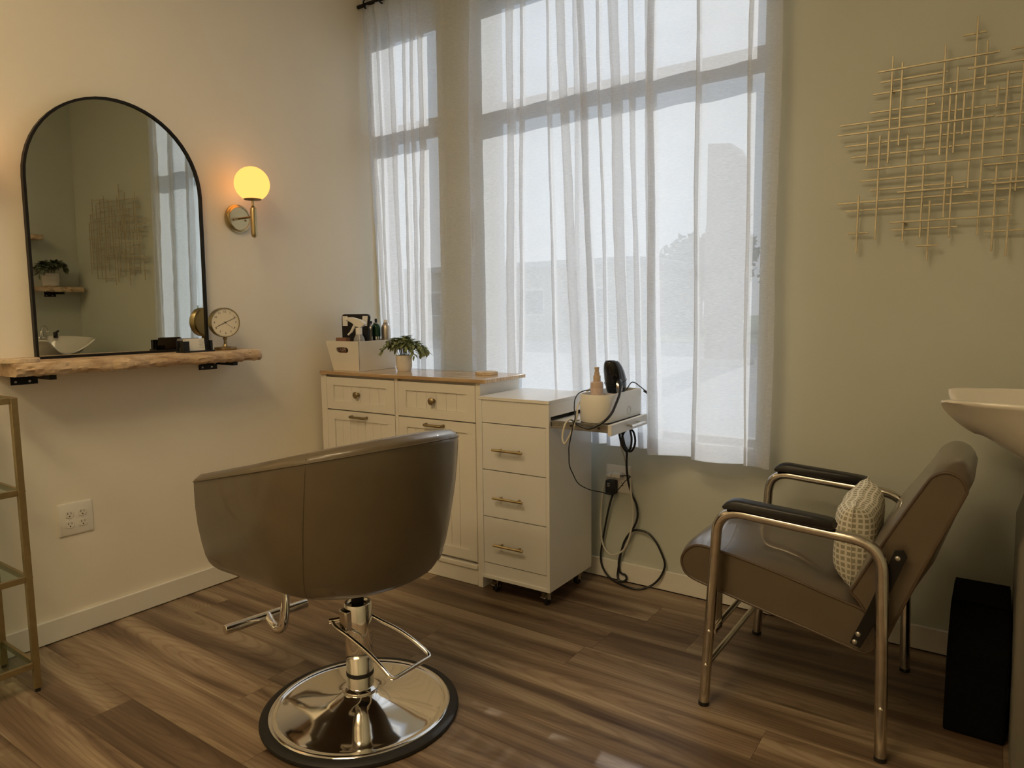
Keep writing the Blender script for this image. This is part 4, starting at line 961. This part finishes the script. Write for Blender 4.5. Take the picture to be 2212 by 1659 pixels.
    for sgn in (1, -1):       # vertical seams where arm panel meets back panel, and the front edges
        for k, s in enumerate((0.335,)):
            ss = s if sgn > 0 else 1-s
            pts = []
            for v in [j/14 for j in range(15)]:
                pt, n1 = plan(ss, .325, .300, .363); pb, n2 = plan(ss, .272, .236, .418)
                p = pb.lerp(pt, v)+n2.lerp(n1, v)*(.012*sin(pi*v)-.0002-(.012*(1-v/.15)**2 if v < .15 else 0)-(.004 if v > .97 else 0)); zt = ztop(pt.x); zb = zbot(pb.x); pts.append((p.x, p.y, zb+(zt-zb)*v))
            mk('side_seam', tube(pts, .0013, 6), LEATH_S, t)
    # under pan
    def outline(sc, z):
        out = []
        for i in range(48):
            p, n = plan(i/47, .272*sc, .236*sc, .418*sc if sc > .9 else .418*sc*.9); out.append((p.x, p.y, z))
        return out
    mk('under_pan', loft([outline(.96, .470), outline(.93, .455), outline(.84, .442), outline(.60, .430), outline(.3, .426)]), LEATH, t, angle=60)
    mk('seat_plate', box(-.09, .09, -.09, .09, .412, .426), BLACKM, t, bevel=.004)
    # seat cushion
    sq = [(a_+.075, b_) for a_, b_ in rrect(.52, .47, .09, 6)]
    mk('seat_cushion', loft([[(a_*.97, b_*.97, .47) for a_, b_ in sq], [(a_, b_, .49) for a_, b_ in sq], [(a_, b_, .575) for a_, b_ in sq], [(a_*.97, b_*.96, .598) for a_, b_ in sq], [(a_*.80, b_*.80, .606) for a_, b_ in sq]]), LEATH, t, angle=60)
salon_chair()

# ------------------------------------------------------------------ shampoo chair
def cushion(poly, y0, y1, crown, parent, name, mat, pipe):
    """upholstered block: side profile poly (x,z) swept across y, crowned in the middle; piping round both side faces"""
    n = len(poly); cxm = sum(p[0] for p in poly)/n; czm = sum(p[1] for p in poly)/n
    rings = []; K = 20
    for k in range(K+1):
        q = k/K; y = y0+(y1-y0)*q; e = crown*(1-(2*q-1)**6)
        rings.append([(x+(x-cxm)/max(1e-6, math.hypot(x-cxm, z-czm))*e, y, z+(z-czm)/max(1e-6, math.hypot(x-cxm, z-czm))*e) for x, z in poly])
    o = mk(name, loft(rings), mat, parent, angle=55)
    for y in (y0, y1): mk('piping', tube([(x, y, z) for x, z in poly], .0042, 8, closed=True), pipe, o)
    return o
def shampoo_chair():
    t = thing('shampoo_chair', 'reclined brown vinyl shampoo chair with chrome tube frame and black arm pads', 'chair', (2.405, -0.485, 0), world=True)
    def spl(p, k=3): return [(v.x, v.z) for v in smooth_path([(a, 0, b) for a, b in p], k, closed=True)]
    seat = spl([(2.066, .435), (2.084, .466), (2.114, .484), (2.159, .483), (2.245, .470), (2.381, .441), (2.50, .411), (2.585, .390), (2.615, .370), (2.622, .338), (2.617, .290), (2.600, .270), (2.575, .270), (2.45, .298), (2.317, .325), (2.154, .362), (2.090, .381), (2.070, .405)])
    cushion(seat, -0.720, -0.250, .020, t, 'seat', VINYL, PIPING)
    back = spl([(2.556, .432), (2.568, .462), (2.65, .627), (2.719, .757), (2.739, .785), (2.766, .796), (2.795, .785), (2.809, .758), (2.803, .730), (2.729, .546), (2.66, .360), (2.645, .325), (2.62, .345), (2.575, .412)])
    cushion(back, -0.720, -0.250, .022, t, 'backrest', VINYL, PIPING)
    for y, s in ((-.770, -1), (-.200, 1)):
        pts = fillet([(2.163, y, .004), (2.196, y, .626), (2.634, y, .596), (2.651, y, .004)], .075, 10)
        tb = mk('frame_tube', tube(pts, .0155, 18), CHROME2, t, label='bent chrome leg and arm tube')
        for x in (2.163, 2.651): mk('foot_cap', lathe([(.0165, 0), (.0165, .012)], 18, (x, y, 0)), BLACKP, tb)
        for x, z in ((2.180, .245), (2.172, .135), (2.648, .15)):
            mk('bolt', sphere((x, y+s*.0155, z), .0075, 14, 8, sc=(1, .6, 1)), CHROME2, tb)
        # arm pad
        pad = [(2.214, .640), (2.222, .652), (2.238, .662), (2.262, .665), (2.288, .663), (2.391, .656), (2.498, .648), (2.513, .640), (2.516, .630), (2.510, .618), (2.40, .6235), (2.30, .632), (2.235, .634), (2.222, .630)]
        prof = spl(pad, 2); rings = []
        for q in range(9):
            w = -1+2*q/8; sc = sqrt(max(0, 1-(abs(w))**3))*.35+.65; c0 = (2.36, .640)
            rings.append([(c0[0]+(x-c0[0])*(.985+.015*sc), y+w*.0245, c0[1]+(z-c0[1])*sc) for x, z in prof])
        mk('arm_pad', loft(rings), BLACKP, t, angle=60)
        # flat hinge bar
        y1 = y-s*.022
        hb = mk('hinge_bar', merge(prism([(2.562, .300), (2.588, .290), (2.622, .372), (2.690, .566), (2.680, .585), (2.660, .580), (2.600, .400)], y1-.003, y1+.003, 'y')), BLACKM, t, bevel=0.001)
        for x, z in ((2.582, .330), (2.574, .306), (2.668, .560), (2.632, .462)):
            mk('bolt', sphere((x, y1+s*.003, z), .0075, 14, 8, sc=(1, .6, 1)), STEEL, hb)
        mk('seat_bracket', merge(box(2.178, 2.196, min(y, y-s*.06), max(y, y-s*.06), .236, .250), box(2.178, 2.196, y-s*.055-.003, y-s*.055+.003, .236, .37)), CHROME2, t)
        mk('rear_spacer', cyl((2.646, y, .45), (2.628, y1, .45), .010, n=14), CHROME2, t)
    mk('front_rail', cyl((2.172, -.765, .135), (2.172, -.205, .135), .009, n=14), CHROME2, t)
    mk('front_rail', cyl((2.184, -.765, .243), (2.184, -.205, .243), .009, n=14), CHROME2, t)
shampoo_chair()
def pillow():
    t = thing('throw_pillow', 'small cream pillow with taupe grid print leaning on the shampoo chair back', 'pillow', (2.537, -0.485, 0.402))
    N = 24; W, Hh, T = .29, .255, .060
    V, F, UV = [], [], []
    def arc(span):      # cloth length measured over the bulge, so the print keeps its size
        out = [0.0]
        for i in range(N):
            a, b = -1+2*i/N, -1+2*(i+1)/N
            out.append(out[-1]+math.hypot((b-a)*span/2, T*((1-b**4)**.55-(1-a**4)**.55)))
        return out
    AU, AV = arc(W), arc(Hh)
    for s in (1, -1):
        for i in range(N+1):
            for j in range(N+1):
                u, v = -1+2*i/N, -1+2*j/N
                pin = 1-.10*(1-abs(v)**2)*abs(u)**4*1.0; pin2 = 1-.10*(1-abs(u)**2)*abs(v)**4
                th = T*((1-u**4)*(1-v**4))**.55
                cr = .004*sin(9*u+3*v)*((abs(u)+abs(v))/2)
                V.append((s*th+cr, u*W/2*pin, (v*Hh/2*pin2))); UV.append((AU[i]/.30, AV[j]/.30))
    M1 = (N+1)**2
    for k in range(2):
        for i in range(N):
            for j in range(N):
                a = k*M1+i*(N+1)+j; q = (a, a+N+1, a+N+2, a+1); F.append(q if k == 0 else q[::-1])
    R_ = Matrix.Rotation(radians(2), 4, 'Y') @ Matrix.Rotation(radians(6), 4, 'X')
    M = Matrix.Translation((0, 0, .140)) @ R_
    g = xf((V, F), M)
    o = mk('cover', g, PILLOW, t, recalc=False, angle=70)
    uvl = o.data.uv_layers.new(name='UVMap')
    for p in o.data.polygons:
        for li, vi in zip(p.loop_indices, p.vertices): uvl.data[li].uv = UV[vi]
    ed = [(0, -1+2*i/16, -1) for i in range(16)]+[(0, 1, -1+2*i/16) for i in range(16)]+[(0, 1-2*i/16, 1) for i in range(16)]+[(0, -1, 1-2*i/16) for i in range(16)]
    pts = []
    for _, u, v in ed:
        pin = 1-.10*(1-abs(v)**2)*abs(u)**4; pin2 = 1-.10*(1-abs(u)**2)*abs(v)**4
        pts.append(tuple(M @ Vector((.004*sin(9*u+3*v)*((abs(u)+abs(v))/2), u*W/2*pin, v*Hh/2*pin2))))
    mk('seam', tube(pts, .0016, 6, closed=True), CARDM, t)
pillow()

# ------------------------------------------------------------------ shampoo sink, pedestal, bin
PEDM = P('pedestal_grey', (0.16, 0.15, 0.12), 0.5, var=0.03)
def sink():
    t = thing('shampoo_sink', 'white ceramic shampoo bowl with a neck notch on a pedestal', 'sink', (3.08, -0.375, 0), world=True)
    cx, cy, ax, ay, zr = 3.03, -0.43, .30, .212, .972
    N = 96; zr = .968
    def outline(xf_, xb_, ayy, z, notch=1.0, e=2.3):
        out = []; cc = (xf_+xb_)/2; aa = (xb_-xf_)/2
        for i in range(N):
            a = 2*pi*i/N; c, s_ = -cos(a), sin(a)       # a=0 -> front (-x)
            r = (abs(c)**e+abs(s_)**e)**(-1/e); x, y = c*r, s_*r
            g = (max(0, 1-(abs(y)/.76)**2)**1.2) if x < 0 else 0
            out.append((cc+aa*x+notch*.18*g, cy+ayy*y, z-notch*.105*g))
        return out
    # outer hull rises to the rim, then the inside falls to the drain; two horns flank the neck notch
    rings = [outline(3.06, 3.28, .07, .70, 0), outline(3.02, 3.29, .09, .74, 0), outline(2.915, 3.30, .125, .80, .12), outline(2.815, 3.31, .160, .865, .40), outline(2.728, 3.325, .190, .92, .75), outline(2.664, 3.33, .208, .955, .97),
             outline(2.642, 3.333, .213, zr-.006), outline(2.642, 3.331, .212, zr), outline(2.652, 3.325, .208, zr+.002), outline(2.666, 3.318, .202, zr-.004),
             outline(2.735, 3.30, .180, .915, .8), outline(2.835, 3.28, .150, .860, .4), outline(2.94, 3.25, .11, .80, .1), outline(3.06, 3.17, .04, .775, 0), outline(3.10, 3.12, .008, .774, 0)]
    mk('bowl', loft(rings), CERAM, t, angle=60)
    mk('drain', lathe([(.022, 0), (.022, .004), (.012, .004)], 24, (3.105, cy, .773)), CHROME2, t)
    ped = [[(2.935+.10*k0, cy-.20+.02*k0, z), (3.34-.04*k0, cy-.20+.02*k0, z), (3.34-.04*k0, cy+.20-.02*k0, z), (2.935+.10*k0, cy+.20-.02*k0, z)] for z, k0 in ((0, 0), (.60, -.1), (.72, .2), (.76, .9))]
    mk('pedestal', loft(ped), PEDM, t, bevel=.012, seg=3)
    mk('faucet', merge(lathe([(.022, 0), (.022, .01), (.014, .014), (.014, .05)], 24, (3.29, cy+.02, .955)), tube(smooth_path([(3.29, cy+.02, 1.0), (3.27, cy+.02, 1.04), (3.22, cy+.02, 1.045), (3.18, cy+.02, 1.01)], 6), .009, 12)), CHROME, t)
    mk('faucet_handle', merge(cyl((3.27, cy+.11, .955), (3.27, cy+.11, 1.0), .016, n=18), tube([(3.27, cy+.11, .995), (3.22, cy+.11, 1.01)], .008, 10)), BLACKG, t)
sink()
fb = thing('waste_bin', 'black floor bin with sloped top between the shampoo chair and pedestal', 'bin', (2.85, -0.36, 0), world=True)
prof = [(-.517, .002), (-.517, .246), (-.402, .348), (-.20, .350), (-.20, .002)]
mk('body', prism(prof, 2.779, 2.926, 'x'), BLACKF, fb, bevel=0.006)
mk('lid_edge', merge(box(2.781, 2.924, -.405, -.198, .3505, .354), box(2.915, 2.922, -.42, -.40, .345, .362)), BLACKF, fb, bevel=0.002)

# ------------------------------------------------------------------ right-wall shelves and plant (seen in the mirror)
live_shelf('live_edge_shelf', 'short live edge shelf with a potted plant above the sink', -0.62, -0.03, XR, XR-0.17, 1.315, 1.355, (-0.27,), 21, flip=-1)
live_shelf('live_edge_shelf', 'upper live edge shelf on the far wall seen at the mirror edge', -0.95, -0.30, XR, XR-0.15, 1.72, 1.757, (-0.80,), 22, flip=-1)
plant('bushy grey-green plant in a ribbed white pot on the shelf above the sink', XR-0.10, -0.255, 1.356, 0.062, 0.105, 12, 0.12, 0.17, 5, LEAFD, ribbed=True, lw=.026)

# ------------------------------------------------------------------ wall art: crossing brass rods
def art():
    V = [(2.513, 1.702, 2.053), (2.543, 1.757, 2.027), (2.664, 1.711, 2.06), (2.702, 1.712, 1.982), (2.748, 1.596, 2.126), (2.777, 1.91, 2.047), (2.618, 1.737, 1.933), (2.685, 1.508, 1.921), (2.724, 1.769, 1.908), (2.782, 1.445, 1.855), (2.812, 1.839, 1.905), (2.836, 1.675, 1.945), (2.875, 1.576, 1.984), (2.448, 1.7, 1.839), (2.486, 1.448, 1.798), (2.57, 1.436, 1.787), (2.621, 1.447, 1.716), (2.704, 1.442, 1.64), (2.428, 1.404, 1.603), (2.645, 1.368, 1.566), (2.823, 1.391, 1.66), (2.862, 1.374, 1.644)]
    Hh = [(2.007, 2.469, 2.812), (1.975, 2.479, 2.674), (1.939, 2.457, 3.02), (1.9, 2.586, 2.779), (1.879, 2.449, 2.644), (1.849, 2.357, 3.05), (1.814, 2.353, 2.807), (1.776, 2.376, 3.11), (1.736, 2.397, 2.86), (1.687, 2.439, 3.02), (1.652, 2.428, 2.692), (1.618, 2.463, 2.97), (1.602, 2.547, 2.742), (1.58, 2.357, 2.765), (1.552, 2.385, 2.851), (1.502, 2.53, 2.873), (1.477, 2.534, 2.728), (1.474, 2.398, 2.464), (1.419, 2.611, 2.678), (2.078, 2.71, 2.773), (2.011, 2.841, 3.12), (1.97, 2.728, 3.08), (1.895, 2.788, 3.20), (1.666, 2.787, 3.16), (1.604, 2.812, 3.05), (1.586, 2.737, 3.22), (1.455, 2.8, 2.98), (1.811, 2.811, 3.24),
          (1.74, 2.95, 3.28), (1.70, 3.02, 3.26), (1.55, 2.93, 3.25), (1.64, 3.04, 3.27), (1.515, 2.92, 3.19), (1.93, 2.99, 3.21), (1.425, 2.92, 3.12), (1.87, 2.96, 3.27), (2.035, 2.98, 3.16)]
    rr = random.Random(8)
    V += [(2.92, 1.62, 2.02), (2.955, 1.47, 1.80), (2.985, 1.55, 2.06), (3.02, 1.39, 1.70), (3.05, 1.72, 2.03), (3.08, 1.44, 1.90), (3.115, 1.52, 2.0), (3.15, 1.42, 1.72), (3.175, 1.66, 2.05), (3.21, 1.50, 1.93), (3.245, 1.46, 1.86)]
    t = thing('rod_wall_art', 'brass abstract wall art of crossing thin rods', 'wall art', (2.82, -0.03, 1.74), world=True)
    t.rotation_euler = (0, radians(0.45), 0)
    for i, (x, z0, z1) in enumerate(V):
        mk('rod', cb((x, -.034, (z0+z1)/2), (.0058, .0058, z1-z0)), GOLD, t, bevel=.001)
    for i, (z, x0, x1) in enumerate(Hh):
        y = -.0282 if i % 3 else -.0398
        mk('rod', cb(((x0+x1)/2, y, z), (x1-x0, .0056, .0058)), GOLD, t, bevel=.001)
    for x, z in ((2.513, 1.945), (3.05, 1.945), (2.57, 1.50), (3.08, 1.52)):
        mk('standoff', merge(cyl((x, -.001, z), (x, -.034, z), .004, n=12), cyl((x, -.001, z), (x, -.004, z), .009, n=16)), GOLD, t)
art()

# ------------------------------------------------------------------ outdoors, seen through the sheers
GZ = -0.12
struct('ground_paving', box(-60, 60, 0.14, 16, GZ-.3, GZ), CONC, smooth=False); bpy.data.objects['ground_paving']['label'] = 'pale paved ground outside the windows'
struct('ground_road', box(-60, 60, 16, 24, GZ-.3, GZ-.02), ASPH, smooth=False); bpy.data.objects['ground_road']['label'] = 'grey road beyond the paving'
struct('ground_lawn', box(-90, 90, 24, 120, GZ-.3, GZ+.02), GRASSM, smooth=False); bpy.data.objects['ground_lawn']['label'] = 'grass verge beyond the road'
pt = thing('stone_pillar', 'tall dark stone pillar with a sloping top outside the window', 'pillar', (-2.5, 13.85, GZ), world=True)
mk('shaft', prism([(-2.90, GZ), (-2.08, GZ), (-2.13, 4.55), (-2.36, 4.92), (-2.90, 4.98)], 13.4, 14.2, 'y'), STONE, pt, bevel=.02)
mk('footing', box(-3.0, -1.98, 13.3, 14.3, GZ, GZ+.15), CONC, pt, bevel=.02)
bl = thing('low_building', 'long low beige building across the road', 'building', (-26, 32, GZ), world=True)
mk('wall', box(-44, -12.5, 30, 40, GZ, 3.5), STUCCO, bl, smooth=False)
mk('roof', box(-44.4, -12.1, 29.6, 40.4, 3.5, 3.85), GALV, bl, bevel=.02)
for k in range(8):
    w_ = mk('window', box(-42+3.7*k, -40+3.7*k, 29.95, 30.1, .9, 2.4), TRIM, bl, smooth=False); mk('pane', box(-41.9+3.7*k, -40.1+3.7*k, 29.93, 29.96, 1.0, 2.3), SHADEGL, w_, smooth=False)
lp = thing('street_lamp', 'grey street lamp with a curved arm beyond the pillar', 'street lamp', (-9.2, 31.2, GZ), world=True)
mk('pole', cyl((-9.2, 31.2, GZ), (-9.2, 31.2, 5.2), .10, .06, 14), GALV, lp)
mk('arm', tube(smooth_path([(-9.2, 31.2, 4.6), (-9.0, 31.25, 5.2), (-8.6, 31.35, 5.55), (-8.0, 31.5, 5.62)], 6), .05, 10), GALV, lp)
mk('lamp_head', loft([[(-8.1+.5*k, 31.48+.1*math.cos(a)*(1-.3*k), 5.60+.07*math.sin(a)*(1-.3*k)) for a in [2*pi*i/12 for i in range(12)]] for k in range(3)]), GALV, lp)
def tree(label, x, y, h, r, seed):
    rr = random.Random(seed); t = thing('tree', label, 'tree', (x, y, GZ), group='trees beyond the road', world=True)
    mk('trunk', tube(smooth_path([(x, y, GZ), (x+.1, y, h*.3), (x-.1, y+.1, h*.6), (x, y, h*.8)], 4), [.22*(1-.06*i) for i in range(13)], 10), TRUNK, t)
    V, F = [], []
    for i in range(900):
        while True:
            p = Vector((rr.uniform(-1, 1), rr.uniform(-1, 1), rr.uniform(-1, 1)))
            if .25 < p.length < 1: break
        lump = 1+.25*sin(5*p.x+seed)*cos(4*p.z+seed)
        c = Vector((x, y, h*.62))+Vector((p.x*r*lump, p.y*r*lump, p.z*h*.40*lump)); s = rr.uniform(.18, .42)
        a = Vector((rr.gauss(0, 1), rr.gauss(0, 1), rr.gauss(0, 1))).normalized(); b = a.orthogonal().normalized(); o = len(V)
        V += [tuple(c+a*s), tuple(c+b*s*.6), tuple(c-a*s), tuple(c-b*s*.6)]; F.append((o, o+1, o+2, o+3))
    f = mk('foliage', (V, F), TREEL, t, smooth=False, recalc=False)
for k, (x, y, h, r, lab) in enumerate(((-12.4, 44, 6.6, 2.0, 'rounded tree left of the street lamp'), (-10.1, 37, 5.0, 1.3, 'smaller tree just left of the lamp pole'), (-7.6, 41, 4.9, 1.6, 'low bushy tree behind the lamp pole'), (-5.6, 36, 4.4, 1.5, 'bushy tree right behind the stone pillar'), (-3.2, 42, 5.8, 1.5, 'tree right of the stone pillar'), (-1.2, 35, 5.6, 1.5, 'tree at the right edge of the wide window'), (-16.6, 48, 6.4, 2.0, 'far tree at the end of the low building'))):
    tree(lab, x, y, h, r, 30+k)
